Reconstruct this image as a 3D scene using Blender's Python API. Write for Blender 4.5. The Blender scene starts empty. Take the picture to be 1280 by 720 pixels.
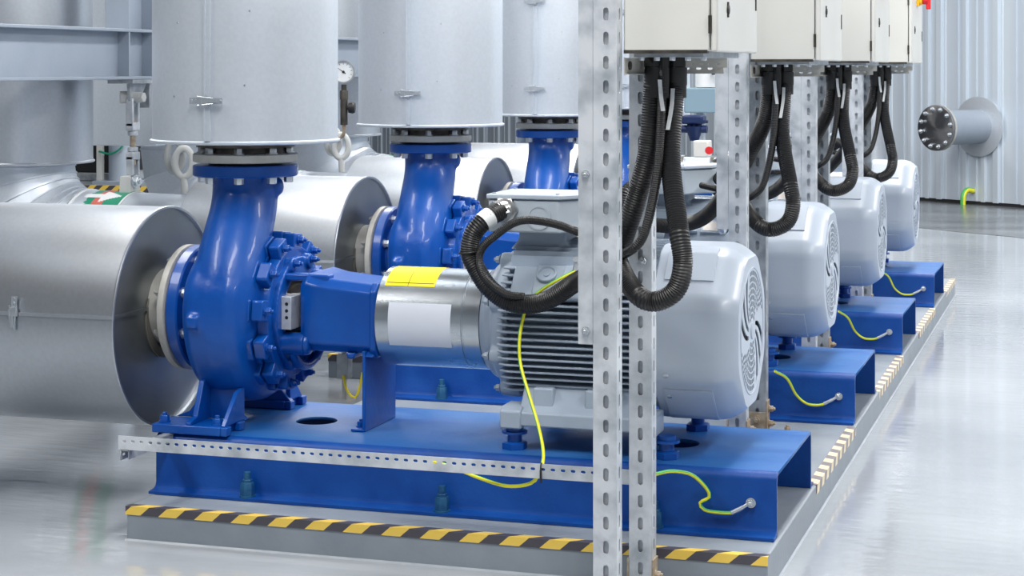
import bpy, bmesh, math, random
from mathutils import Vector, Matrix
random.seed(7)
SC = bpy.context.scene
COL = SC.collection
PI = math.pi
def V(*a): return Vector(a)

# ------------------------------------------------------------------ materials
def new_mat(name):
    m = bpy.data.materials.new(name); m.use_nodes = True
    return m, m.node_tree.nodes, m.node_tree.links, m.node_tree.nodes['Principled BSDF']
def paint(name, col, rough=.4, metal=0., col2=None, scale=6., bump=0., bscale=60., coat=0., rvar=0., stretch=(1,1,1), detail=4., lo=.35, hi=.65):
    m, N, L, P = new_mat(name)
    P.inputs['Base Color'].default_value = (*col, 1)
    P.inputs['Roughness'].default_value = rough
    P.inputs['Metallic'].default_value = metal
    P.inputs['Coat Weight'].default_value = coat
    if 'blue_' in name or '_blue' in name: P.inputs['Specular IOR Level'].default_value = .38
    tc = N.new('ShaderNodeTexCoord'); mp = N.new('ShaderNodeMapping'); mp.inputs['Scale'].default_value = stretch
    L.new(tc.outputs['Object'], mp.inputs['Vector'])
    if col2 or rvar:
        n = N.new('ShaderNodeTexNoise'); n.inputs['Scale'].default_value = scale; n.inputs['Detail'].default_value = detail
        L.new(mp.outputs[0], n.inputs['Vector'])
        if col2:
            r = N.new('ShaderNodeValToRGB'); r.color_ramp.elements[0].color = (*col, 1); r.color_ramp.elements[1].color = (*col2, 1)
            r.color_ramp.elements[0].position = lo; r.color_ramp.elements[1].position = hi
            L.new(n.outputs['Fac'], r.inputs['Fac']); L.new(r.outputs['Color'], P.inputs['Base Color'])
        if rvar:
            mr = N.new('ShaderNodeMapRange'); mr.inputs['From Min'].default_value = .3; mr.inputs['From Max'].default_value = .7
            mr.inputs['To Min'].default_value = rough - rvar; mr.inputs['To Max'].default_value = rough + rvar
            L.new(n.outputs['Fac'], mr.inputs['Value']); L.new(mr.outputs[0], P.inputs['Roughness'])
    if bump:
        n2 = N.new('ShaderNodeTexNoise'); n2.inputs['Scale'].default_value = bscale; n2.inputs['Detail'].default_value = 3
        L.new(mp.outputs[0], n2.inputs['Vector'])
        b = N.new('ShaderNodeBump'); b.inputs['Strength'].default_value = bump; b.inputs['Distance'].default_value = .004
        L.new(n2.outputs['Fac'], b.inputs['Height']); L.new(b.outputs[0], P.inputs['Normal'])
    return m
M = {}
M['blue'] = paint('blue_paint', (.0002, .058, .31), .36, 0, (.001, .078, .37), 5., .25, 45., coat=.15, rvar=.06)
M['blue_web_shade'] = paint('blue_paint_shaded', (.0002, .042, .235), .42, 0, (.001, .062, .30), 7., .2, 70., rvar=.08)  # darker copy of the blue, shadow on the base webs painted in
M['blue_top'] = paint('dusty_lit_blue_paint', (.002, .088, .34), .45, 0, (.035, .145, .38), 4., .2, 70., rvar=.1, stretch=(.6, 1.6, 1), lo=.3, hi=.75)  # dust over the blue, plus overhead light painted into the paler tone
M['dark_blue'] = paint('dark_blue_paint', (.002, .014, .07), .45)
M['clad'] = paint('aluminium_cladding', (.53, .56, .60), .36, .92, (.56, .59, .63), 60., .02, 200., detail=2.)
M['clad_white'] = paint('bright_cladding', (.62, .67, .735), .42, .6, (.65, .70, .765), 60., .02, 200., detail=2.)
M['clad_end'] = paint('cladding_end_plate', (.25, .27, .285), .36, .9, (.30, .32, .335), 5., .05, 60., rvar=.08)
M['insul'] = paint('insulation_wool', (.16, .15, .13), .95)
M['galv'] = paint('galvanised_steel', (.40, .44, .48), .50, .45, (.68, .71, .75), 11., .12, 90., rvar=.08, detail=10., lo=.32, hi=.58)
M['galv_dark'] = paint('dark_galvanised_steel', (.28, .31, .34), .5, .5, (.46, .49, .52), 18., .12, 90., rvar=.08, detail=8.)
M['zinc'] = paint('zinc_plated_sheet', (.50, .55, .59), .26, .95, (.62, .66, .70), 12., .0, 60., rvar=.03, stretch=(.3, 1, 1))
M['bolt'] = paint('zinc_bolt', (.60, .64, .68), .32, .85)
M['steel'] = paint('machined_steel', (.42, .42, .42), .3, .95, (.55, .55, .54), 40.)
M['flange'] = paint('primer_flange', (.46, .45, .41), .55, .2, (.56, .55, .51), 15., .1, 80.)
M['dark_steel'] = paint('oiled_steel', (.05, .045, .04), .45, .6, (.11, .10, .085), 20.)
M['rust'] = paint('rusty_bracket', (.30, .22, .14), .7, .3, (.46, .40, .32), 35., .2, 90.)
M['motor'] = paint('grey_motor_paint', (.315, .38, .465), .38, 0, (.35, .415, .50), 8., .1, 60.)
M['cowl'] = paint('light_grey_cowl_paint', (.44, .50, .59), .33, 0, None, coat=.1)
M['tbox'] = paint('terminal_box_paint', (.40, .46, .52), .36, 0, (.44, .50, .56), 8., .08, 60.)
M['cab'] = paint('cream_cabinet_paint', (.60, .60, .565), .42, 0, (.63, .63, .595), 3., .05, 200.)
M['cab_door'] = paint('door_paint', (.62, .65, .70), .38, 0, None)
M['beam'] = paint('grey_structural_paint', (.29, .34, .41), .42, 0, (.33, .38, .45), 4., .1, 60.)
M['rubber'] = paint('black_conduit', (.006, .006, .007), .45)
M['rubber_matt'] = paint('black_cable', (.012, .012, .013), .42)
M['black'] = paint('black_plastic', (.012, .012, .012), .5)
M['white'] = paint('white_plastic', (.75, .77, .78), .5)
M['paper'] = paint('white_paper_label', (.62, .66, .74), .6)
M['yellow'] = paint('yellow_label', (.88, .72, .01), .45)
M['red'] = paint('red_plastic', (.60, .015, .02), .35)
M['red_mark'] = paint('red_marker_film', (.55, .12, .09), .4)
M['green'] = paint('green_marker_film', (.005, .25, .14), .4)
M['orange_y'] = paint('yellow_switch_plate', (.9, .50, .01), .4)
M['blue_nut'] = paint('teal_blue_anchor', (.003, .055, .17), .5, 0, (.015, .10, .20), 40.)
M['forged'] = paint('forged_grey_paint', (.52, .53, .52), .5)
M['name'] = paint('nameplate', (.62, .60, .58), .35, .3, (.72, .68, .66), 60.)
M['dark_void'] = paint('near_black_fill', (.012, .013, .015), .6)  # near-black fill for dark boxes and for painted shade inside the cowl
M['plinth'] = paint('grey_plinth_paint', (.21, .245, .285), .45, 0, (.25, .285, .325), 5., .25, 30., rvar=.1)
M['wallpanel'] = paint('blue_white_wall_sheet', (.60, .68, .78), .40, .3, (.68, .76, .84), .9, 0, 10., stretch=(6, 6, .1))
M['floor_band'] = paint('dark_floor_strip', (.08, .085, .09), .2, 0, (.17, .18, .19), 1.5, .2, 8., stretch=(.4, 1.5, 1))
M['pale_blue'] = paint('pale_blue_paint', (.20, .30, .37), .45)
M['fanblade'] = paint('fan_plastic', (.05, .055, .06), .5)
M['sealant'] = paint('pale_sealant', (.27, .305, .345), .4, 0, (.34, .37, .41), 12.)

def floor_mat():
    m, N, L, P = new_mat('grey_epoxy_floor')
    tc = N.new('ShaderNodeTexCoord')
    n = N.new('ShaderNodeTexNoise'); n.inputs['Scale'].default_value = .7; n.inputs['Detail'].default_value = 6
    L.new(tc.outputs['Object'], n.inputs['Vector'])
    r = N.new('ShaderNodeValToRGB'); r.color_ramp.elements[0].color = (.27, .295, .325, 1); r.color_ramp.elements[1].color = (.38, .405, .435, 1)
    r.color_ramp.elements[0].position = .3; r.color_ramp.elements[1].position = .7
    L.new(n.outputs['Fac'], r.inputs['Fac']); L.new(r.outputs['Color'], P.inputs['Base Color'])
    P.inputs['Roughness'].default_value = .075; P.inputs['Specular IOR Level'].default_value = 1.0; P.inputs['IOR'].default_value = 1.6
    mp = N.new('ShaderNodeMapping'); mp.inputs['Scale'].default_value = (1., 3., 1.); mp.inputs['Rotation'].default_value = (0, 0, .25)
    L.new(tc.outputs['Object'], mp.inputs['Vector'])
    n2 = N.new('ShaderNodeTexNoise'); n2.inputs['Scale'].default_value = 5.; n2.inputs['Detail'].default_value = 4
    L.new(mp.outputs[0], n2.inputs['Vector'])
    b = N.new('ShaderNodeBump'); b.inputs['Strength'].default_value = .10; b.inputs['Distance'].default_value = .02
    L.new(n2.outputs['Fac'], b.inputs['Height']); L.new(b.outputs[0], P.inputs['Normal'])
    return m
M['floor'] = floor_mat()

def tape_mat(name, ax, period, slant, off, yel, blk, duty=.5):
    """diagonal stripes on the wrapped tape: coordinate along it plus its unrolled width"""
    m, N, L, P = new_mat(name)
    tc = N.new('ShaderNodeTexCoord'); s = N.new('ShaderNodeSeparateXYZ'); L.new(tc.outputs['Object'], s.inputs[0])
    def math_(op, a, b):
        n = N.new('ShaderNodeMath'); n.operation = op
        for i, q in enumerate((a, b)):
            if isinstance(q, (int, float)): n.inputs[i].default_value = q
            else: L.new(q, n.inputs[i])
        return n.outputs[0]
    al = s.outputs['X' if ax == 'x' else 'Y']; ac = s.outputs['Y' if ax == 'x' else 'X']
    w = math_('ADD', s.outputs['Z'], ac) if ax == 'x' else math_('SUBTRACT', s.outputs['Z'], ac)
    f = math_('FRACT', math_('DIVIDE', math_('ADD', math_('SUBTRACT', al, math_('MULTIPLY', w, slant)), off), period), 0)
    g = math_('LESS_THAN', f, duty)
    mx = N.new('ShaderNodeMix'); mx.data_type = 'RGBA'
    L.new(g, mx.inputs['Factor']); mx.inputs['A'].default_value = (*blk, 1); mx.inputs['B'].default_value = (*yel, 1)
    L.new(mx.outputs['Result'], P.inputs['Base Color']); P.inputs['Roughness'].default_value = .4
    return m
M['tape_x'] = tape_mat('hazard_tape_front', 'x', .134, 1.15, 50.02, (.80, .55, .09), (.065, .060, .075))
M['tape_y'] = tape_mat('hazard_tape_side', 'y', .122, .6, 50.0, (.80, .66, .42), (.20, .18, .19))

def wire_mat():
    m, N, L, P = new_mat('green_yellow_wire')
    u = N.new('ShaderNodeUVMap'); s = N.new('ShaderNodeSeparateXYZ'); L.new(u.outputs[0], s.inputs[0])
    a = N.new('ShaderNodeMath'); a.operation = 'GREATER_THAN'; L.new(s.outputs['Y'], a.inputs[0]); a.inputs[1].default_value = .62
    mx = N.new('ShaderNodeMix'); mx.data_type = 'RGBA'; L.new(a.outputs[0], mx.inputs['Factor'])
    mx.inputs['A'].default_value = (.80, .78, .03, 1); mx.inputs['B'].default_value = (.08, .42, .10, 1)
    L.new(mx.outputs['Result'], P.inputs['Base Color']); P.inputs['Roughness'].default_value = .4
    return m
M['wire'] = wire_mat()

def brushed_disc():
    m, N, L, P = new_mat('brushed_blind_flange')
    P.inputs['Metallic'].default_value = 1; P.inputs['Base Color'].default_value = (.26, .26, .27, 1); P.inputs['Roughness'].default_value = .32
    P.inputs['Anisotropic'].default_value = .85
    t = N.new('ShaderNodeTangent'); t.direction_type = 'RADIAL'; t.axis = 'Z'
    L.new(t.outputs[0], P.inputs['Tangent'])
    return m
M['brushed'] = brushed_disc()

# ------------------------------------------------------------------ mesh builder
def frame(d):
    d = d.normalized()
    a = V(0, 0, 1) if abs(d.z) < .9 else V(1, 0, 0)
    u = d.cross(a).normalized(); v = d.cross(u).normalized()
    return u, v
class MB:
    def __init__(s): s.bm = bmesh.new(); s.uv = s.bm.loops.layers.uv.new('UVMap')
    def box(s, x0, x1, y0, y1, z0, z1):
        return s.pts([(x0, y0, z0), (x1, y0, z0), (x1, y1, z0), (x0, y1, z0), (x0, y0, z1), (x1, y0, z1), (x1, y1, z1), (x0, y1, z1)])
    def pts(s, p):
        v = [s.bm.verts.new(q) for q in p]
        for f in ((3, 2, 1, 0), (4, 5, 6, 7), (0, 1, 5, 4), (1, 2, 6, 5), (2, 3, 7, 6), (3, 0, 4, 7)):
            s.bm.faces.new([v[i] for i in f])
        return s
    def rings(s, R, cap0=True, cap1=True, closed=False):
        vs = [[s.bm.verts.new(p) for p in r] for r in R]; n = len(R[0])
        m = len(vs)
        for i in range(m if closed else m - 1):
            a, b = vs[i], vs[(i + 1) % m]
            for j in range(n):
                k = (j + 1) % n
                f = s.bm.faces.new((a[j], a[k], b[k], b[j]))
                for lp, q in zip(f.loops, ((i, j), (i, j + 1), (i + 1, j + 1), (i + 1, j))):
                    lp[s.uv].uv = (q[0], q[1] / n)
        if not closed:
            if cap0: s.bm.faces.new(vs[0][::-1])
            if cap1: s.bm.faces.new(vs[-1])
        return s
    def lathe(s, prof, o, d, n=48, cap=True, ang0=0.):
        """prof: (t along axis, radius)"""
        o = Vector(o); d = Vector(d).normalized(); u, v = frame(d)
        R = []
        for t, r in prof:
            R.append([o + d * t + (u * math.cos(ang0 + 2 * PI * j / n) + v * math.sin(ang0 + 2 * PI * j / n)) * max(r, 1e-4) for j in range(n)])
        return s.rings(R, cap, cap)
    def cyl(s, p0, p1, r0, r1=None, n=24, ang0=0.):
        p0 = Vector(p0); p1 = Vector(p1); r1 = r0 if r1 is None else r1
        return s.lathe([(0, r0), ((p1 - p0).length, r1)], p0, p1 - p0, n, True, ang0)
    def annulus(s, o, d, t, ri, ro, n=48):
        """solid ring of thickness t"""
        o = Vector(o); d = Vector(d).normalized(); u, v = frame(d)
        def c(tt, r): return [o + d * tt + (u * math.cos(2 * PI * j / n) + v * math.sin(2 * PI * j / n)) * r for j in range(n)]
        return s.rings([c(0, ri), c(0, ro), c(t, ro), c(t, ri)], closed=True)
    def nut(s, p, d, r, h):
        d = Vector(d).normalized(); p = Vector(p)
        return s.lathe([(0, r), (h * .85, r), (h, r * .88)], p, d, 6)
    def bolt(s, p, d, r, h):
        """washer, hex head, stud end"""
        d = Vector(d).normalized(); p = Vector(p)
        s.lathe([(0, r * 1.25), (h * .18, r * 1.25)], p, d, 16)
        s.nut(p + d * h * .18, d, r, h * .75)
        s.lathe([(0, r * .5), (h * .35, r * .5), (h * .42, r * .4)], p + d * h * .93, d, 10)
        return s
    def prism(s, poly, axis, a, b):
        """extrude polygon along axis; poly in the other two coords in xyz order"""
        def P(q, t):
            if axis == 'x': return (t, q[0], q[1])
            if axis == 'y': return (q[0], t, q[1])
            return (q[0], q[1], t)
        return s.rings([[P(q, a) for q in poly], [P(q, b) for q in poly]])
    def tube(s, path, r, n=12, ridge=None, smooth=True, step=.02, caps=True):
        P = spline(path, step if ridge is None else ridge / 2) if smooth else [Vector(p) for p in path]
        R = []; u = None
        for i, p in enumerate(P):
            d = (P[min(i + 1, len(P) - 1)] - P[max(i - 1, 0)]).normalized()
            if u is None: u, _ = frame(d)
            u = (u - d * u.dot(d)).normalized(); v = d.cross(u)
            rr = r if not callable(r) else r(i / (len(P) - 1))
            if ridge: rr *= (1. if i % 2 else .92)
            R.append([p + (u * math.cos(2 * PI * j / n) + v * math.sin(2 * PI * j / n)) * rr for j in range(n)])
        return s.rings(R, caps, caps)
    def torus(s, c, d, R, r, n=32, m=12, sx=1., a0=0., a1=2 * PI):
        c = Vector(c); d = Vector(d).normalized(); u, v = frame(d)
        full = abs(a1 - a0 - 2 * PI) < 1e-6
        k = n if full else n + 1; RR = []
        for i in range(k):
            a = a0 + (a1 - a0) * i / n; e = u * math.cos(a) * sx + v * math.sin(a); q = (u * math.cos(a) + v * math.sin(a))
            RR.append([c + e * R + q * r * math.cos(2 * PI * j / m) + d * r * math.sin(2 * PI * j / m) for j in range(m)])
        return s.rings(RR, closed=full)
    def cpatch(s, o, d, R, t0, t1, a0, a1, off=.002, th=.002, n=24):
        """curved plate lying on a cylinder of radius R about axis d; angle 0 = up, positive toward -Y for an X axis"""
        o = Vector(o); d = Vector(d).normalized()
        if abs(d.x) > .9: U, W = V(0, 0, 1), V(0, -1, 0)
        else: U, W = V(0, -1, 0), V(1, 0, 0)
        R1 = R + off; R2 = R + off + th; rr = []
        for i in range(n + 1):
            a = a0 + (a1 - a0) * i / n; e = U * math.cos(a) + W * math.sin(a)
            rr.append([o + d * t0 + e * R1, o + d * t1 + e * R1, o + d * t1 + e * R2, o + d * t0 + e * R2])
        return s.rings(rr)
    def build(s, name, mat, parent=None, bevel=0., smooth=True, ang=38, seg=2, loc=None):
        bmesh.ops.recalc_face_normals(s.bm, faces=s.bm.faces)
        me = bpy.data.meshes.new(name); s.bm.to_mesh(me); s.bm.free()
        return link(me, name, mat, parent, bevel, smooth, ang, seg, loc)
def link(me, name, mat, parent=None, bevel=0., smooth=True, ang=38, seg=2, loc=None):
    me.materials.clear(); me.materials.append(M[mat] if isinstance(mat, str) else mat)
    if smooth:
        me.shade_smooth(); me.set_sharp_from_angle(angle=math.radians(ang))
    o = bpy.data.objects.new(name, me); COL.objects.link(o)
    base = V(0, 0, 0)
    if parent is not None:
        base = wloc(parent); o.parent = parent
    if loc is not None:      # origin of a top-level mesh
        base = Vector(loc); o.location = base
    elif parent is not None and parent.data is not None:
        base = wloc(parent)
    if base.length: me.transform(Matrix.Translation(-base))
    if bevel:
        b = o.modifiers.new('bevel', 'BEVEL'); b.width = bevel; b.segments = seg; b.limit_method = 'ANGLE'; b.angle_limit = math.radians(40)
        b.harden_normals = False
    return o
def wloc(o):
    p = Vector(o.location)
    while o.parent: o = o.parent; p = p + Vector(o.location)
    return p
def spline(P, step):
    P = [Vector(p) for p in P]; Q = [P[0] * 2 - P[1]] + P + [P[-1] * 2 - P[-2]]; out = []
    for i in range(1, len(Q) - 2):
        a, b, c, d = Q[i - 1:i + 3]; L = (c - b).length; k = max(2, int(L / step))
        for j in range(k):
            t = j / k
            out.append(.5 * ((2 * b) + (c - a) * t + (2 * a - 5 * b + 4 * c - d) * t * t + (-a + 3 * b - 3 * c + d) * t ** 3))
    out.append(P[-1]); return out
def plate_mesh(outer, holes, th):
    """flat plate in its own XY plane with holes, thickness th (mesh data)"""
    cu = bpy.data.curves.new('p', 'CURVE'); cu.dimensions = '2D'; cu.fill_mode = 'BOTH'; cu.extrude = th / 2
    for poly in [outer] + holes:
        sp = cu.splines.new('POLY'); sp.points.add(len(poly) - 1); sp.use_cyclic_u = True
        for q, p in zip(sp.points, poly): q.co = (p[0], p[1], 0, 1)
    ob = bpy.data.objects.new('p', cu); COL.objects.link(ob); bpy.context.view_layer.update()
    dg = bpy.context.evaluated_depsgraph_get(); me = bpy.data.meshes.new_from_object(ob.evaluated_get(dg))
    bpy.data.objects.remove(ob); bpy.data.curves.remove(cu); return me
def add_mesh(mb, me, mat4):
    b2 = bmesh.new(); b2.from_mesh(me); b2.transform(mat4)
    bmesh.ops.remove_doubles(b2, verts=b2.verts, dist=1e-6)
    t = bpy.data.meshes.new('t'); b2.to_mesh(t); b2.free(); mb.bm.from_mesh(t); bpy.data.meshes.remove(t)
def slot(cx, cy, w, h, n=5):
    """stadium, long along y if h>w"""
    r = min(w, h) / 2; P = []
    if h >= w:
        for k in range(n + 1): a = PI * k / n; P.append((cx + r * math.cos(a), cy + h / 2 - r + r * math.sin(a)))
        for k in range(n + 1): a = PI + PI * k / n; P.append((cx + r * math.cos(a), cy - h / 2 + r + r * math.sin(a)))
    else:
        for k in range(n + 1): a = -PI / 2 + PI * k / n; P.append((cx + w / 2 - r + r * math.cos(a), cy + r * math.sin(a)))
        for k in range(n + 1): a = PI / 2 + PI * k / n; P.append((cx - w / 2 + r + r * math.cos(a), cy + r * math.sin(a)))
    return P
def circ(cx, cy, r, n=28): return [(cx + r * math.cos(2 * PI * k / n), cy + r * math.sin(2 * PI * k / n)) for k in range(n)]
def rect(x0, x1, y0, y1): return [(x0, y0), (x1, y0), (x1, y1), (x0, y1)]
XZ = lambda y: Matrix.Translation((0, y, 0)) @ Matrix.Rotation(PI / 2, 4, 'X')                    # plate (x,z) at depth y
YZ = lambda x: Matrix.Translation((x, 0, 0)) @ Matrix(((0, 0, 1, 0), (1, 0, 0, 0), (0, 1, 0, 0), (0, 0, 0, 1)))   # plate (y,z) at x

# ------------------------------------------------------------------ things
def tag(o, label, cat, group=None, kind=None):
    o['label'] = label; o['category'] = cat
    if group: o['group'] = group
    if kind: o['kind'] = kind
    return o
def thing(name, loc, label, cat, group=None):
    o = bpy.data.objects.new(name, None); COL.objects.link(o); o.location = loc; o.empty_display_size = .1
    return tag(o, label, cat, group)
def struct(o): o['kind'] = 'structure'; return o
def dup(root, off, label, skip=()):
    r = root.copy(); COL.objects.link(r); r.location = Vector(root.location) + Vector(off); r['label'] = label
    for ch in list(root.children):
        if ch.name.split('.')[0] in skip: continue
        c = ch.copy(); COL.objects.link(c); c.parent = r
        for g in list(ch.children):
            d = g.copy(); COL.objects.link(d); d.parent = c
    return r
def bake(mb, voxel, smooth_it):
    """fuse overlapping closed shapes into one cast surface"""
    bmesh.ops.recalc_face_normals(mb.bm, faces=mb.bm.faces)
    me = bpy.data.meshes.new('tmp'); mb.bm.to_mesh(me); mb.bm.free(); ob = bpy.data.objects.new('tmp', me); COL.objects.link(ob)
    r = ob.modifiers.new('r', 'REMESH'); r.mode = 'VOXEL'; r.voxel_size = voxel; r.use_smooth_shade = True
    s = ob.modifiers.new('s', 'SMOOTH'); s.iterations = smooth_it; s.factor = .5
    bpy.context.view_layer.update(); dg = bpy.context.evaluated_depsgraph_get()
    out = bpy.data.meshes.new_from_object(ob.evaluated_get(dg)); bpy.data.objects.remove(ob); bpy.data.meshes.remove(me); return out

A = 6.205            # Y of the first pump axis
ZS = .715            # shaft height
PY = 1.985           # pump pitch
CY = [0., 2.02, 3.87, 5.72]   # offsets of the post pairs and cabinets
ORD = ['nearest the camera', 'second from the camera', 'third from the camera', 'farthest from the camera']

# ------------------------------------------------------------------ setting
MB().box(-34, 16, -6, 42, -.2, 0).build('floor', 'floor', smooth=False); struct(bpy.data.objects['floor'])
def cladding_wall():
    W0 = V(-.79, 21.97, 0); t = V(-.8193, .5734, 0)
    Ln, n0 = 36., 0
    prof = []; s = -9.; k = 0
    while s < Ln:
        pat = ((.10, 0), (.012, .03), (.05, .03), (.012, 0), (.06, 0), (.006, .012), (.02, .012), (.006, 0)) if k % 3 else ((.16, 0), (.006, .010), (.012, .010), (.006, 0), (.02, 0), (.012, .035), (.07, .035), (.012, 0))
        for w, h in pat: s += w; prof.append((s, h))
        k += 1
    nrm = V(-t.y, t.x, 0)      # points away from camera? fixed below
    if nrm.dot(V(0, -1, 0)) < 0: nrm = -nrm
    mb = MB(); z0, z1 = .035, 9.
    fr = [W0 + t * s + nrm * h for s, h in prof]; bk = [W0 + t * s - nrm * .12 for s in (prof[-1][0], prof[0][0])]
    ring = fr + bk
    mb.rings([[p + V(0, 0, z0) for p in ring], [p + V(0, 0, z1) for p in ring]])
    o = mb.build('wall_back', 'wallpanel', smooth=False); struct(o)
    b = MB(); L0, L1 = -9., Ln
    P = [W0 + t * L0 + nrm * .02, W0 + t * L1 + nrm * .02, W0 + t * L1 - nrm * .1, W0 + t * L0 - nrm * .1]
    b.rings([[p for p in P], [p + V(0, 0, .04) for p in P]])
    struct(b.build('baseboard_back', 'dark_void', smooth=False))
    return W0, t, nrm
W0, WT, WN = cladding_wall()
def floor_band():  # darker wavy-edged band laid on the floor along the wall
    mb = MB(); f = []; bk = []
    random.seed(3)
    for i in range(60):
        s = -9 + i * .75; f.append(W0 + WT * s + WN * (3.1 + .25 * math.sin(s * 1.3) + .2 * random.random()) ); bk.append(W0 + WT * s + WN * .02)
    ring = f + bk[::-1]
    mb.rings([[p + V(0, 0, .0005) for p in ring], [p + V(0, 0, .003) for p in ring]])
    o = mb.build('trim_1', 'floor_band', smooth=False); struct(o)
floor_band()

# plinth
pl = thing('concrete_plinth', (-2, 9, 0), 'long grey painted concrete plinth carrying the row of blue pump bases', 'plinth')
MB().box(-3.135, -.952, 5.60, 13.4, 0, .115).build('slab', 'plinth', pl, bevel=.006)
sb = MB()
sb.prism([(5.60, 0), (5.595, 0), (5.60, .006)], 'x', -3.140, -.947)
sb.prism([(-.952, 0), (-.946, 0), (-.952, .006)], 'y', 5.595, 13.4)
sb.build('sealant_fillet', 'sealant', pl, smooth=False)
# hazard tapes
tp = MB(); th = .0016
tp.prism([(5.5985, .088), (5.5985 - th, .088), (5.5985 - th, .115 + th), (5.632, .115 + th), (5.632, .1155), (5.5985, .1155)], 'x', -3.138, -.951)
tag(tp.build('hazard_tape', 'tape_x', smooth=False), 'yellow and black striped tape along the front edge of the plinth', 'tape', None)
gaps = [(6.62, 7.74), (8.62, 9.72), (10.6, 11.7), (12.6, 13.38)]
nm = ['between the nearest and second blue bases', 'between the second and third blue bases', 'between the third and farthest blue bases', 'behind the farthest blue base']
for (a, b), q in zip(gaps, nm):
    tp = MB(); xx = -.9505
    tp.prism([(xx - .001, .082), (xx + th, .082), (xx + th, .115 + th), (xx - .034, .115 + th), (xx - .034, .1155), (xx - .001, .1155)], 'y', a, b)
    tag(tp.build('hazard_tape', 'tape_y', smooth=False), 'faded cream striped tape on the right plinth edge ' + q, 'tape', 'striped tapes on the right plinth edge')

# ------------------------------------------------------------------ base frame
def make_base():
    y0, y1 = 5.835, 6.575; x0, x1 = -3.15, -.963; zt = .32; zb = .1165; t = .012
    r = thing('base_frame', (-2.05, A, .115), 'blue steel base frame nearest the camera with rail in front', 'base frame', 'blue base frames on the plinth')
    mb = MB()
    me = plate_mesh(rect(x0, x1, y0 + .03, y1 - .03), [circ(-2.70, A + .0, .076), circ(-1.365, A, .076)], t)
    add_mesh(mb, me, Matrix.Translation((0, 0, zt - t / 2)))
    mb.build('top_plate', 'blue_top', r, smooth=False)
    for sgn, ya in ((1, y0), (-1, y1)):
        pr = []
        rad = .03
        for k in range(7):
            a = PI / 2 * k / 6; pr.append((ya + sgn * (rad - rad * math.sin(a)), zt - rad + rad * math.cos(a)))
        fo = .055 if sgn > 0 else .05
        pr += [(ya, zb + t + .02), (ya - sgn * .006, zb + t + .006), (ya - sgn * .02, zb + t), (ya - sgn * fo, zb + t * .8), (ya - sgn * fo, zb), (ya + sgn * t, zb)]
        for k in range(6, -1, -1):
            a = PI / 2 * k / 6; q = rad - t; pr.append((ya + sgn * (rad - q * math.sin(a)), zt - rad + q * math.cos(a)))
        MB().prism(pr, 'x', x0, x1).build('side_web', 'blue_web_shade', r, ang=30)
    for bx in (-2.785, -2.075, -1.35):
        for yy in (y0 - .028,):
            b = MB(); b.lathe([(0, .028), (.006, .028)], (bx, yy, zb + t * .8), (0, 0, 1), 16); b.nut((bx, yy, zb + .015), (0, 0, 1), .0245, .045)
            b.nut((bx, yy, zb + .058), (0, 0, 1), .018, .012); b.cyl((bx, yy, zb + .06), (bx, yy, zb + .095), .012, n=12)
            b.build('anchor_bolt', 'blue_nut', r)
    return r
base = make_base()
BL = ['blue steel base frame under the second pump, behind the nearest one', 'blue steel base frame under the third motor from the camera', 'small looking blue base frame at the far end of the plinth']
for i in range(3): dup(base, (0, PY * (i + 1), 0), BL[i])

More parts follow.
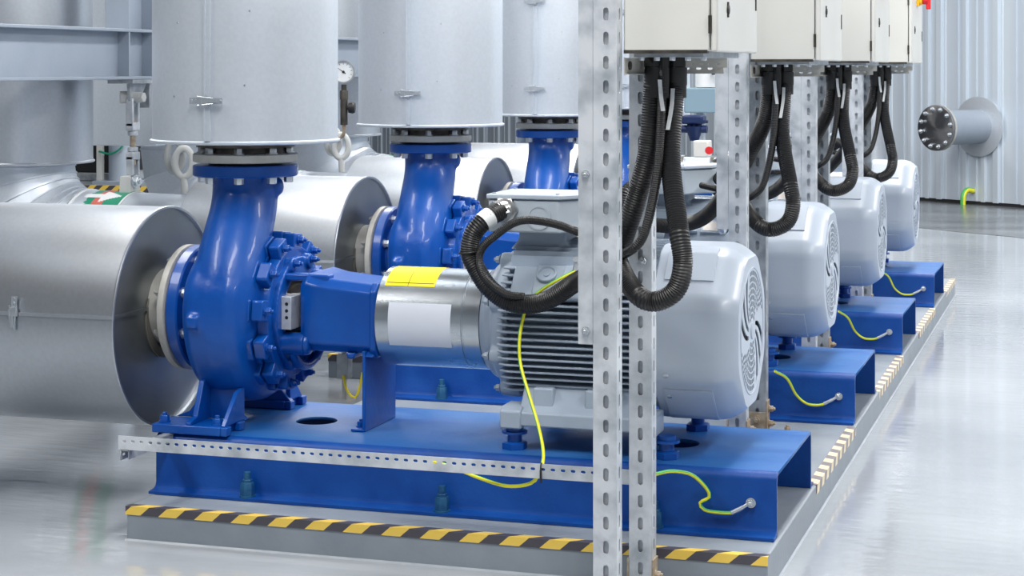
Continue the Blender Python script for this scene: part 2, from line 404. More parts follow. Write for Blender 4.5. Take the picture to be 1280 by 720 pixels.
# ------------------------------------------------------------------ pump
def make_pump():
    r = thing('centrifugal_pump', (-2.95, A, .32), 'blue cast centrifugal pump nearest the camera', 'pump', 'blue centrifugal pumps')
    cx = -2.95
    mb = MB()
    # spiral casing
    n = 96; R = []
    sec = [(-.13, .0), (-.13, .10), (-.135, .19), (-.140, None, -.13), (-.138, None, -.075), (-.124, None, -.034), (-.088, None, -.008), (-.02, None, 0), (.05, None, -.006), (.085, None, -.028), (.10, None, -.07), (.102, None, -.115), (.11, .15), (.11, .10), (.11, .0)]
    for i in range(n):
        th = 2 * PI * i / n          # 0 = up, toward +Y, down, -Y
        d = math.degrees(th)
        if d < 285: Rr = .262 + .098 * (d / 285) ** .8
        else: f = (d - 285) / 75; Rr = .36 - .098 * (f * f * (3 - 2 * f))
        e = (math.sin(th), math.cos(th))
        ring = []
        for q in sec:
            rr = q[1] if q[1] is not None else Rr + q[2]
            rr = max(rr, .0005)
            ring.append(V(cx + q[0], A + e[0] * rr, ZS + e[1] * rr))
        R.append(ring)
    vs = [[mb.bm.verts.new(p) for p in ring] for ring in R]; k = len(sec)
    for i in range(n):
        a, b = vs[i], vs[(i + 1) % n]
        for j in range(k - 1): mb.bm.faces.new((a[j], a[j + 1], b[j + 1], b[j]))
    # discharge neck
    sp = [(-2.983, 0, 1.235, .122), (-2.983, 0, 1.16, .120), (-2.98, -.02, 1.09, .121), (-2.975, -.065, 1.02, .123), (-2.965, -.125, .95, .127), (-2.955, -.18, .87, .131), (-2.95, -.215, .78, .13), (-2.95, -.225, .68, .122), (-2.95, -.20, .58, .11)]
    pth = spline([(p[0], A + p[1], p[2]) for p in sp], .02)
    rs = [p[3] for p in sp]
    mb.tube([(p[0], A + p[1], p[2]) for p in sp], lambda t: rs[min(int(t * 8), 7)] + (rs[min(int(t * 8) + 1, 8)] - rs[min(int(t * 8), 7)]) * (t * 8 - min(int(t * 8), 7)), n=32)
    # suction nozzle
    mb.lathe([(0, .175), (.04, .165), (.14, .155)], (-3.16, A, ZS), (1, 0, 0), 40)
    # cover hub
    mb.lathe([(0, .24), (.02, .24)], (-2.89, A, ZS), (1, 0, 0), 48)
    # bosses
    mb.cyl((-2.89, A + .02, 1.165), (-2.845, A + .02, 1.165), .03)
    mb.box(-3.04, -2.995, 5.832, 5.87, .688, .735)
    me = bake(mb, .009, 5)
    link(me, 'casing', 'blue', r, ang=180)
    # feet
    for s, yb in ((-1, A - .30), (1, A + .235)):
        f = MB()
        f.box(-3.165, -2.90, yb - .075, yb + .075, .3205, .352)
        f.box(-2.90, -2.875, yb - .075, yb - .035, .3205, .352); f.box(-2.90, -2.875, yb + .035, yb + .075, .3205, .352)
        f.build('foot_pad', 'blue', r, bevel=.004)
        g = MB(); yc = yb + (.095 if s < 0 else -.05)
        g.prism([(-3.155, .351), (-2.88, .351), (-2.90, .372), (-2.925, .40), (-2.905, .47), (-2.99, .47), (-3.055, .43), (-3.10, .372)], 'y', yc - .014, yc + .014)
        yo = yb - s * -.07 if s > 0 else yb - .07
        g.prism([(yc, .351), (yb + s * .072, .351), (yb + s * .072, .362), (yb + s * .02, .375), (yb - s * .03, .49), (yc, .52)], 'x', -3.035, -3.015)
        g.prism([(yc - s * .0, .351), (yb + s * .06, .351), (yb + s * .055, .36), (yb - s * .04, .455), (yc, .47)], 'x', -2.905, -2.888)
        g.build('foot_gusset', 'blue', r, bevel=.003)
        for bx in (-2.93, -3.135):
            MB().bolt((bx, yb + s * .035, .352), (0, 0, 1), .017, .026).build('foot_bolt', 'blue', r)
    # suction flange + discharge flange
    sf = MB(); sf.lathe([(0, .225), (.006, .23), (.04, .23), (.046, .225)], (-3.192, A, ZS), (1, 0, 0), 64); sf.build('suction_flange', 'blue', r)
    df = MB(); df.lathe([(0, .187), (.005, .192), (.038, .192), (.042, .188)], (-2.983, A, 1.205), (0, 0, 1), 64); df.build('discharge_flange', 'blue', r)
    for k in range(8):
        a = PI / 8 * 2 * k + .3
        x, y = -2.983 + .158 * math.sin(a), A - .158 * math.cos(a)
        b = MB(); b.lathe([(0, .019), (.004, .019)], (x, y, 1.205), (0, 0, -1), 14); b.nut((x, y, 1.201), (0, 0, -1), .0175, .02); b.build('flange_bolt', 'bolt', r)
    for k in range(8):
        a = PI / 8 * (2 * k + 1)
        y, z = A - .19 * math.cos(a), ZS + .19 * math.sin(a)
        MB().bolt((-3.146, y, z), (1, 0, 0), .0165, .026).build('flange_bolt', 'bolt', r)
    # bolted cover: two rings with lugs
    for nm_, xa, xb, ro, lug, lw in (('casing_cover', -2.882, -2.832, .245, .288, .040), ('bracket_flange', -2.828, -2.784, .235, .282, .037)):
        mb = MB(); mb.annulus((xa, A, ZS), (1, 0, 0), xb - xa, .12, ro, 64)
        for k in range(12):
            a = math.radians(30 * k + 7)
            dy, dz = -math.cos(a), math.sin(a); ty, tz = -dz, dy
            P = []
            for rr, w in ((ro - .03, lw), (lug - .006, lw), (lug, lw - .006), (lug, -lw + .006), (lug - .006, -lw), (ro - .03, -lw)):
                P.append((A + dy * rr + ty * w, ZS + dz * rr + tz * w))
            mb.prism(P, 'x', xa + .001, xb - .001)
        mb.build(nm_, 'blue', r, bevel=.004)
    for k in range(12):
        a = math.radians(30 * k + 7)
        y, z = A - math.cos(a) * .258, ZS + math.sin(a) * .258
        MB().bolt((-2.784, y, z), (1, 0, 0), .0135, .024).build('cover_bolt', 'blue', r)
    # bearing bracket (open lantern)
    mb = MB()
    mb.annulus((-2.80, A, ZS), (1, 0, 0), .035, .135, .20, 56)
    for k in range(8):
        a = math.radians(45 * k + 22); y, z = A - math.cos(a) * .19, ZS + math.sin(a) * .19
        if math.cos(a) > .8 : continue
        mb.cyl((-2.79, y, z), (-2.752, y, z), .028, n=16)
    me = bake(mb, .006, 2); link(me, 'lantern_ring', 'blue', r, ang=180)
    MB().lathe([(0, .16), (.02, .16)], (-2.81, A, ZS), (1, 0, 0), 40).build('bore_shade_disc', 'dark_steel', r)  # dark disc filling the cover bore, stands for the shade inside
    for k in range(8):
        a = math.radians(45 * k + 22); y, z = A - math.cos(a) * .197, ZS + math.sin(a) * .197
        if math.cos(a) > .8 : continue
        MB().bolt((-2.752, y, z), (1, 0, 0), .012, .024).build('lantern_bolt', 'blue', r)
    for (dy, dz, rr) in ((-.125, -.098, .040), (.12, .11, .03), (.12, -.11, .04)):
        mb = MB(); mb.cyl((-2.79, A + dy, ZS + dz), (-2.685, A + dy, ZS + dz), rr, rr, 24)
        mb.lathe([(0, rr), (.012, rr * .93), (.02, rr * .7)], (-2.685, A + dy, ZS + dz), (1, 0, 0), 24)
        mb.build('lantern_arm', 'blue', r, bevel=.004)
    # drip cup below
    mb = MB(); mb.tube([(-2.735, A - .165 * math.cos(math.radians(q)), ZS - .03 - .165 * math.sin(math.radians(q))) for q in range(35, 146, 10)], .016, 12); mb.build('guard_ring', 'blue', r)
    # bearing housing: tapered octagon
    def octo(x, ay, zt_, zb_, c): return [V(x, A - ay, ZS - zb_ + c), V(x, A - ay, ZS + zt_ - c), V(x, A - ay + c, ZS + zt_), V(x, A + ay - c, ZS + zt_), V(x, A + ay, ZS + zt_ - c), V(x, A + ay, ZS - zb_ + c), V(x, A + ay - c, ZS - zb_), V(x, A - ay + c, ZS - zb_)]
    mb = MB()
    mb.rings([octo(-2.705, .135, .145, .122, .035), octo(-2.68, .150, .153, .122, .032), octo(-2.62, .148, .138, .122, .03), octo(-2.42, .145, .120, .125, .03)])
    mb.box(-2.785, -2.60, A - .125, A - .07, ZS + .125, ZS + .150)
    mb.rings([octo(-2.435, .152, .128, .135, .03), octo(-2.410, .152, .128, .135, .03)])
    mb.prism([(-2.53, ZS - .12), (-2.49, ZS - .12), (-2.50, ZS - .142), (-2.52, ZS - .142)], 'y', A - .14, A + .1)
    mb.build('bearing_housing', 'blue', r, bevel=.006)
    mb = MB(); mb.cyl((-2.85, A, ZS), (-2.5, A, ZS), .04, n=24); mb.lathe([(0, .10), (.03, .10), (.035, .07), (.07, .06)], (-2.80, A, ZS), (1, 0, 0), 32); mb.build('shaft', 'dark_steel', r)
    mb = MB(); mb.box(-2.802, -2.728, A - .162, A - .05, ZS - .045, ZS + .072)
    g = mb.build('seal_plate', 'galv', r, bevel=.002)
    h = MB()
    for z in (.046, .022, -.002): h.cyl((-2.745, A - .1632, ZS + z), (-2.745, A - .1615, ZS + z), .0062, n=14)
    h.build('plate_hole', 'black', g)
    mb = MB(); mb.cyl((-2.835, A - .165, ZS - .035), (-2.835, A - .165, ZS + .045), .010, n=14); mb.nut((-2.835, A - .165, ZS - .02), (0, 0, 1), .015, .018); mb.nut((-2.835, A - .165, ZS + .02), (0, 0, 1), .015, .018)
    mb.build('seal_fitting', 'bolt', r)
    mb = MB(); mb.box(-2.462, -2.450, A - .15, A + .15, .326, ZS - .11); mb.box(-2.505, -2.450, A - .15, A + .15, .3205, .330)
    mb.prism([(A - .15, ZS - .13), (A - .10, ZS - .09), (A + .10, ZS - .09), (A + .15, ZS - .13)], 'x', -2.462, -2.42)
    mb.build('support_leg', 'blue', r, bevel=.003)
    MB().bolt((-2.485, A - .10, .330), (0, 0, 1), .014, .02).build('foot_bolt', 'blue', r)
    return r
pump = make_pump()
PLB = ['blue cast centrifugal pump second from the camera, seen between the large insulated pipes', 'blue cast centrifugal pump third from the camera, mostly behind the terminal box', 'blue cast centrifugal pump at the far end of the row']
for i in range(3): dup(pump, (0, PY * (i + 1), 0), PLB[i])

# ------------------------------------------------------------------ coupling guard
def make_guard():
    r = thing('coupling_guard', (-2.2, A, ZS - .173), 'shiny zinc cylinder guard with a yellow label and white paper label', 'coupling guard', 'zinc coupling guards between pumps and motors')
    mb = MB(); mb.lathe([(0, .150), (.001, .172), (.004, .1745), (.32, .1745), (.322, .1725), (.326, .1725), (.328, .1745), (.385, .1745), (.387, .15)], (-2.408, A, ZS), (1, 0, 0), 72)
    mb.build('guard_shell', 'zinc', r)
    MB().cpatch((0, A, ZS), (1, 0, 0), .1745, -2.385, -2.20, math.radians(-30), math.radians(46), .0004, .0008).build('yellow_label', 'yellow', r)
    q = MB(); q.cpatch((0, A, ZS), (1, 0, 0), .1745, -2.30, -2.298, math.radians(-30), math.radians(46), .0013, .0004)
    q.cpatch((0, A, ZS), (1, 0, 0), .1745, -2.38, -2.205, math.radians(41), math.radians(42), .0013, .0004, n=3)
    q.build('label_line', 'black', r)
    MB().cpatch((0, A, ZS), (1, 0, 0), .1745, -2.355, -2.125, math.radians(67), math.radians(118), .0004, .0008).build('paper_label', 'paper', r)
    return r
guard = make_guard()
GL = ['zinc coupling guard of the second pump, in the gap behind the conduit loop', 'zinc coupling guard of the third pump', 'zinc coupling guard of the farthest pump']
for i in range(3): dup(guard, (0, PY * (i + 1), 0), GL[i], skip=())

# ------------------------------------------------------------------ motor
def oct_r(a, R):
    b = (a + PI / 8) % (PI / 4) - PI / 8
    return min(R, R * .955 / math.cos(b))
def make_motor():
    r = thing('electric_motor', (-1.6, A, .32), 'grey electric motor nearest the camera, behind the perforated posts', 'motor', 'grey electric motors')
    # drive end shield
    mb = MB()
    mb.lathe([(0, .178), (.02, .185), (.022, .198), (.05, .205), (.06, .225), (.10, .245), (.125, .252)], (-2.022, A, ZS), (1, 0, 0), 64)
    for k in range(8):
        a = math.radians(45 * k + 22.5); y, z = A + math.cos(a) * .235, ZS + math.sin(a) * .235
        mb.cyl((-1.965, y, z), (-1.89, y, z), .03, .034, 16)
    me = bake(mb, .007, 3); link(me, 'end_shield', 'motor', r, ang=180)
    for k in range(8):
        a = math.radians(45 * k + 22.5); y, z = A + math.cos(a) * .24, ZS + math.sin(a) * .24
        MB().bolt((-1.968, y, z), (-1, 0, 0), .013, .018).build('shield_bolt', 'motor', r)
    # ribbed frame
    mb = MB(); mb.lathe([(0, .228), (.53, .228)], (-1.92, A, ZS), (1, 0, 0), 64)
    fx0, fx1 = -1.925, -1.395
    zs = [-.205 + .0228 * k for k in range(19)]
    for dz in zs:
        for s in (-1, 1):
            yo = max(.2, math.sqrt(max(.0, .293 ** 2 - dz * dz)))
            yi = math.sqrt(max(.0, .235 ** 2 - min(abs(dz), .2349) ** 2)) - .012
            P = [(yi - .01, dz - .0045), (yo - .003, dz - .0038), (yo, dz - .0015), (yo, dz + .0015), (yo - .003, dz + .0038), (yi - .01, dz + .0045)]
            P = [(A + s * p[0], ZS + p[1]) for p in P]
            # rib ends swept inward
            ring0 = [V(fx0, A + (p[0] - A) * .93, p[1]) for p in P]; ring1 = [V(fx0 + .03, *p) for p in P]
            mb.rings([ring0, ring1, [V(fx1, *p) for p in P]])
    for k in range(-7, 8):
        dy = k * .024; zo = math.sqrt(.298 ** 2 - dy * dy)
        zi = math.sqrt(.235 ** 2 - dy * dy)
        mb.box(fx0 + .02, fx1, A + dy - .0028, A + dy + .0028, ZS + zi - .01, ZS + zo)
    mb.build('ribbed_frame', 'motor', r, ang=30)
    # side pads on upper front
    mb = MB()
    y0 = A - .262
    mb.prism([(A - .282, ZS + .125), (A - .205, ZS + .215), (A - .15, ZS + .20), (A - .2, ZS + .10)], 'x', -1.88, -1.66)
    mb.prism([(A - .290, ZS + .12), (A - .285, ZS + .145), (A - .212, ZS + .222), (A - .17, ZS + .20), (A - .24, ZS + .10)], 'x', -1.80, -1.50)
    mb.build('lifting_pad', 'motor', r, bevel=.006)
    nrm = V(0, -.66, .75).normalized(); c = V(-1.757, A - .243, ZS + .19)
    mb = MB(); mb.lathe([(0, .034), (.010, .034), (.012, .031), (.006, .026), (.006, .012), (.010, .011), (.011, .0)], c - nrm * .0, nrm, 28); mb.build('plug_boss', 'motor', r)
    u = V(1, 0, 0); w = nrm.cross(u)
    def slab(c, hx, hw, t, name, mat, bev=.001):
        mb = MB(); P = []
        for t_ in (0, t):
            for a, b in ((-1, -1), (1, -1), (1, 1), (-1, 1)): P.append(c + u * hx * a + w * hw * b + nrm * t_)
        mb.pts(P); return mb.build(name, mat, r, bevel=bev)
    slab(V(-1.675, A - .243, ZS + .19), .022, .036, .014, 'earth_pad', 'motor', .003)
    slab(V(-1.585, A - .243, ZS + .19), .055, .036, .010, 'nameplate_seat', 'motor', .002)
    slab(V(-1.585, A - .243, ZS + .19) + nrm * .0105, .046, .028, .002, 'nameplate', 'name')
    # feet
    for s in (-1, 1):
        mb = MB(); yf = A + s * .225
        mb.prism([(A + s * .30, .405), (A + s * .30, .452), (A + s * .275, .46), (A + s * .235, .50), (A + s * .215, .535), (A + s * .12, .50), (A + s * .12, .455), (A + s * .19, .405)], 'x', -1.845, -1.44)
        mb.prism([(A + s * .305, .395), (A + s * .305, .455), (A + s * .28, .468), (A + s * .18, .468), (A + s * .18, .395)], 'x', -1.905, -1.83)
        mb.prism([(A + s * .305, .395), (A + s * .305, .455), (A + s * .28, .468), (A + s * .18, .468), (A + s * .18, .395)], 'x', -1.45, -1.37)
        mb.box(-1.80, -1.73, A + s * .245 - .02, A + s * .245 + .02, .46, .53)
        mb.box(-1.62, -1.50, A + s * .245 - .02, A + s * .245 + .02, .46, .53)
        mb.build('foot', 'motor', r, bevel=.006)
        for jx in (-1.868, -1.345):
            b = MB(); yj = A + s * .25
            b.lathe([(0, .036), (.022, .036), (.024, .024), (.05, .024), (.052, .043), (.060, .043), (.0605, .030), (.0745, .030)], (jx, yj, .3205), (0, 0, 1), 20)
            b.nut((jx, yj, .3205), (0, 0, 1), .043, .024)
            b.build('levelling_screw', 'blue', r)
    # terminal box
    tb0, tb1, ty0, ty1 = -1.975, -1.725, 5.995, 6.28
    mb = MB(); mb.prism([(-1.93, .975), (-1.70, .975), (-1.73, 1.01), (-1.73, 1.042), (-1.90, 1.042), (-1.90, 1.01)], 'y', 6.10, 6.25); mb.build('terminal_neck', 'motor', r, bevel=.008)
    mb = MB(); mb.prism([(tb0, ty0), (tb1, ty0), (tb1 + .10, ty0 + .15), (tb1 + .10, ty1), (tb0, ty1)], 'z', 1.043, 1.153)
    mb.build('terminal_box', 'tbox', r, bevel=.007, seg=3)
    mb = MB(); e = .006; mb.prism([(tb0 - e, ty0 - e), (tb1 + e, ty0 - e), (tb1 + .10 + e, ty0 + .15 - e), (tb1 + .10 + e, ty1 + e), (tb0 - e, ty1 + e)], 'z', 1.1552, 1.172)
    lid = mb.build('terminal_lid', 'cowl', r, bevel=.004)
    for x, y in ((tb0 + .015, ty0 + .02), (tb1 - .01, ty0 + .02), (tb0 + .015, ty1 - .02), (tb1 + .07, ty1 - .02)):
        MB().cyl((x, y, 1.172), (x, y, 1.176), .007, n=12).build('lid_screw', 'bolt', lid)
    mb = MB(); mb.annulus((-1.795, ty0 + .001, 1.096), (0, -1, 0), .005, .034, .042, 36); mb.lathe([(0, .034), (.002, .034)], (-1.795, ty0, 1.096), (0, -1, 0), 36); mb.box(-1.812, -1.790, ty0 - .004, ty0, 1.094, 1.098); mb.build('knockout', 'tbox', r)
    mb = MB(); mb.nut((-1.912, ty0, 1.118), (0, -1, 0), .046, .02); mb.lathe([(0, .036), (.02, .038), (.045, .036)], (-1.912, ty0 - .018, 1.118), (-.5, -1, -.15), 24); mb.nut((-1.918, ty0 - .03, 1.116), (-.6, -1, -.2), .042, .022); mb.build('cable_gland', 'steel', r)
    # cowl
    n = 128
    prof = [(-1.392, .985), (-1.388, 1.), (-1.20, 1.), (-1.178, .992), (-1.155, .968), (-1.13, .915), (-1.112, .868), (-1.108, .85)]
    RC = .303; RR = []
    def cp(x, f, a, off=0.):
        rr = oct_r(a, RC) * f + off
        return V(x, A + math.cos(a) * rr, ZS + math.sin(a) * rr)
    for x, f in prof: RR.append([cp(x, f, 2 * PI * j / n) for j in range(n)])
    for x, f in reversed(prof): RR.append([cp(x - .004, f - .016, 2 * PI * j / n) for j in range(n)])
    mb = MB(); mb.rings(RR, closed=True)
    mb.build('fan_cowl', 'cowl', r, ang=40)
    # raised panels on the cowl
    def panel(x0, x1, a0, a1, off, name):
        mb = MB(); ns = 24; rows = []
        for i in range(ns + 1):
            a = a0 + (a1 - a0) * i / ns
            rows.append([cp(x0, 1, a, -.001), cp(x1, 1, a, -.001), cp(x1, 1, a, off), cp(x0, 1, a, off)])
        mb.rings(rows); mb.build(name, 'cowl', r, bevel=.001, ang=30)
    for s in (0, 1):
        m_ = (lambda a: a) if s == 0 else (lambda a: PI - a)
        panel(-1.36, -1.195, m_(math.radians(215)), m_(math.radians(249)), .0045, 'cowl_panel')
        panel(-1.36, -1.195, m_(math.radians(112)), m_(math.radians(140)), .0045, 'cowl_panel')
        for dg_ in (203, 222):
            a = m_(math.radians(dg_)); p = cp(-1.342, 1, a, .003 if dg_ > 210 else 0); d = (p - V(-1.342, A, ZS)).normalized()
            MB().lathe([(0, .009), (.004, .009), (.006, .005)], p, d, 14).build('cowl_screw', 'bolt', r)
    # grille
    out = [(math.cos(2 * PI * j / 96) * oct_r(2 * PI * j / 96, RC) * .852, math.sin(2 * PI * j / 96) * oct_r(2 * PI * j / 96, RC) * .852) for j in range(96)]
    holes = []
    rings_ = [.050 + .0205 * k for k in range(8)]
    for q_, rk in enumerate(rings_):
        cnt = int(2 * PI * rk / .0225)
        for j in range(cnt):
            a = 2 * PI * j / cnt + rk * 7.
            sw = (a - PI / 4 + rk * 4.) % PI / PI
            if sw < .07 or .55 < sw: continue
            da = .0083 / rk; r0, r1 = rk - .0078, rk + .0078
            holes.append([(r0 * math.cos(a - da), r0 * math.sin(a - da)), (r1 * math.cos(a - da), r1 * math.sin(a - da)), (r1 * math.cos(a + da), r1 * math.sin(a + da)), (r0 * math.cos(a + da), r0 * math.sin(a + da))])
    for half in (0, PI):       # plain sectors with long curved vents
        for f0, f1 in ((.615, .70), (.745, .83), (.875, .955)):
            P0, P1 = [], []
            for q_ in range(12):
                rr = .065 + .135 * q_ / 11; base_ = PI / 4 - rr * 4. + half
                w = .028
                P0.append(((rr) * math.cos(base_ + f0 * PI + w), rr * math.sin(base_ + f0 * PI + w))); P1.append((rr * math.cos(base_ + f1 * PI - w), rr * math.sin(base_ + f1 * PI - w)))
            holes.append(P0 + P1[::-1])
    # three plain curved arc windows
    mb = MB(); me = plate_mesh(out, holes, .004); add_mesh(mb, me, Matrix.Translation((-1.110, A, ZS)) @ Matrix(((0, 0, 1, 0), (1, 0, 0, 0), (0, 1, 0, 0), (0, 0, 0, 1))))
    mb.torus((-1.108, A, ZS), (1, 0, 0), .212, .003, 64, 6)
    mb.lathe([(0, .03), (.004, .028), (.006, .02)], (-1.108, A, ZS), (1, 0, 0), 24)
    mb.build('fan_grille', 'cowl', r, ang=30)
    mb = MB(); mb.lathe([(0, .235), (.005, .235)], (-1.145, A, ZS), (1, 0, 0), 40); mb.build('cowl_shade_disc', 'dark_void', r)  # dark disc behind the grille, painted shade of the hollow cowl
    return r
motor = make_motor()
ML = ['grey electric motor second from the camera, on the second blue base', 'grey electric motor third from the camera', 'grey electric motor farthest from the camera, nearest the ribbed wall']
for i in range(3): dup(motor, (0, PY * (i + 1), 0), ML[i])

# ------------------------------------------------------------------ insulated pipes
def latch(mb, c, d, n):
    """toggle latch: c centre on the surface, d its length direction, n outward"""
    d = Vector(d); n = Vector(n); s = d.cross(n); c = Vector(c)
    def bx(a0, a1, b, h0, h1):
        P = []
        for h in (h0, h1):
            for a, q in ((a0, -b), (a1, -b), (a1, b), (a0, b)): P.append(c + d * a + s * q + n * h)
        mb.pts(P)
    bx(-.062, -.02, .011, 0, .004); bx(.0, .062, .010, 0, .005); bx(-.014, .010, .018, .003, .010); bx(-.022, -.012, .014, .0, .013); bx(.008, .05, .006, .004, .012)
    for a, b in ((-.008, .0155), (-.008, -.0155)): mb.cyl(c + d * -.03 + s * b + n * .009, c + d * .03 + s * b * .6 + n * .009, .0025, n=8)
    for a in (-.053, -.037, .056): mb.lathe([(0, .005), (.002, .004)], c + d * a + n * .004, n, 10)
def make_suction_box():
    Rr, Zc = .405, .678; x0, x1 = -4.13, -3.30
    r = thing('insulation_jacket', (-3.7, A, Zc - Rr), 'large horizontal aluminium clad pipe jacket in the left foreground', 'pipe jacket', 'horizontal pipe jackets on the suction side')
    mb = MB()
    mb.lathe([(0, .20), (.001, Rr - .004), (.008, Rr), (x1 - x0 - .012, Rr), (x1 - x0 - .004, Rr + .003), (x1 - x0, Rr + .002), (x1 - x0, Rr - .006), (x1 - x0 - .012, Rr - .008)], (x0, A, Zc), (1, 0, 0), 96, cap=False)
    mb.cpatch((0, A, Zc), (1, 0, 0), Rr, x0 + .01, x1 - .004, math.radians(83.2), math.radians(85), 0, .0035, 4)
    mb.build('jacket_shell', 'clad', r, ang=30)
    mb = MB(); mb.annulus((x1 - .014, A, Zc), (1, 0, 0), .003, .150, Rr - .007, 72)
    mb.box(x1 - .011, x1 - .002, A - Rr + .012, A - .15, Zc + .036, Zc + .048)
    mb.build('end_plate', 'clad_end', r, smooth=False)
    mb = MB(); mb.annulus((x1 - .05, A, Zc), (1, 0, 0), .045, .12, .155, 48); mb.build('wool_core', 'insul', r)
    mb = MB(); a = math.radians(84); latch(mb, (-3.70, A - math.sin(a) * (Rr + .003), Zc + math.cos(a) * (Rr + .003)), (0, -math.cos(a) * 1, -math.sin(a)), (0, -math.sin(a), math.cos(a)))
    mb.build('toggle_latch', 'bolt', r, ang=30)
    # steel stub and mating flange
    mb = MB(); mb.lathe([(0, .14), (.095, .14), (.10, .155)], (-3.335, A, ZS), (1, 0, 0), 40); mb.lathe([(0, .225), (.004, .23), (.026, .23), (.029, .226)], (-3.228, A, ZS), (1, 0, 0), 64)
    mb.build('steel_flange', 'flange', r)
    for k in range(8):
        a = PI / 8 * (2 * k + 1)
        MB().bolt((-3.228, A - .19 * math.cos(a), ZS + .19 * math.sin(a)), (-1, 0, 0), .0165, .026).build('flange_bolt', 'flange', r)
    return r
sb_ = make_suction_box()
SL = ['horizontal clad pipe jacket behind the nearest pump, open round end facing right', 'horizontal clad pipe jacket behind the second pump, partly above the terminal box', 'horizontal clad pipe jacket of the farthest pump, just glimpsed']
for i in range(3): dup(sb_, (0, PY * (i + 1), 0), SL[i])

def make_riser():
    X, Rr = -2.983, .338; z0, z1 = 1.333, 3.1
    r = thing('discharge_riser', (X, A, 1.25), 'tall white aluminium clad vertical pipe above the nearest pump', 'vertical pipe', 'clad vertical pipes above the pumps')
    mb = MB()
    mb.lathe([(0, .15), (.0005, Rr - .003), (-.004, Rr + .005), (.0, Rr + .009), (.006, Rr + .009), (.010, Rr), (z1 - z0, Rr)], (X, A, z0), (0, 0, 1), 96)
    mb.cpatch((X, A, 0), (0, 0, 1), Rr, z0 + .01, z1 - .01, math.radians(.9), math.radians(4.9), 0, .008, 3)
    mb.cpatch((X, A, 0), (0, 0, 1), Rr, z0 + .01, z1 - .01, math.radians(1.2), math.radians(2.1), .008, .006, 3)
    mb.build('riser_shell', 'clad_white', r, ang=30)
    sc = MB()
    for k in range(6):
        for ang in (-22, 25):
            a = math.radians(ang + 3 * (k % 2)); z = 1.50 + .26 * k + (.04 if ang > 0 else 0)
            p = V(X + Rr * math.sin(a), A - Rr * math.cos(a), z); d = (p - V(X, A, z)).normalized(); sc.lathe([(0, .0035), (.0015, .003)], p, d, 8)
    sc.build('shell_screw', 'steel', r)
    for z in (1.485, 1.97):
        mb = MB(); a = math.radians(3); latch(mb, (X + math.sin(a) * (Rr + .003), A - math.cos(a) * (Rr + .014), z), (math.cos(a), math.sin(a), 0), (math.sin(a), -math.cos(a), 0)); mb.build('toggle_latch', 'bolt', r, ang=30)
    mb = MB(); mb.lathe([(0, .187), (.003, .192), (.028, .192), (.031, .187)], (X, A, 1.257), (0, 0, 1), 64); mb.build('steel_flange', 'flange', r)
    mb = MB(); mb.lathe([(0, .135), (.006, .135)], (X, A, 1.249), (0, 0, 1), 40); mb.build('gasket', 'black', r)
    mb = MB(); mb.lathe([(0, .15), (.025, .145), (.06, .145)], (X, A, 1.287), (0, 0, 1), 40); mb.lathe([(0, .18), (.02, .18)], (X, A, 1.312), (0, 0, 1), 48); mb.build('stub_collar', 'dark_steel', r)
    for k in range(8):
        a = PI / 4 * k + .3
        b = MB(); b.bolt((X + .158 * math.sin(a), A - .158 * math.cos(a), 1.288), (0, 0, 1), .0175, .028); b.build('flange_bolt', 'steel', r)
    return r
ri = make_riser()
RL = ['tall clad vertical pipe above the second pump, in the middle of the row', 'tall clad vertical pipe above the third pump, cut by the left perforated post', 'tall clad vertical pipe above the farthest pump, behind the posts']
for i in range(3): dup(ri, (0, PY * (i + 1), 0), RL[i])

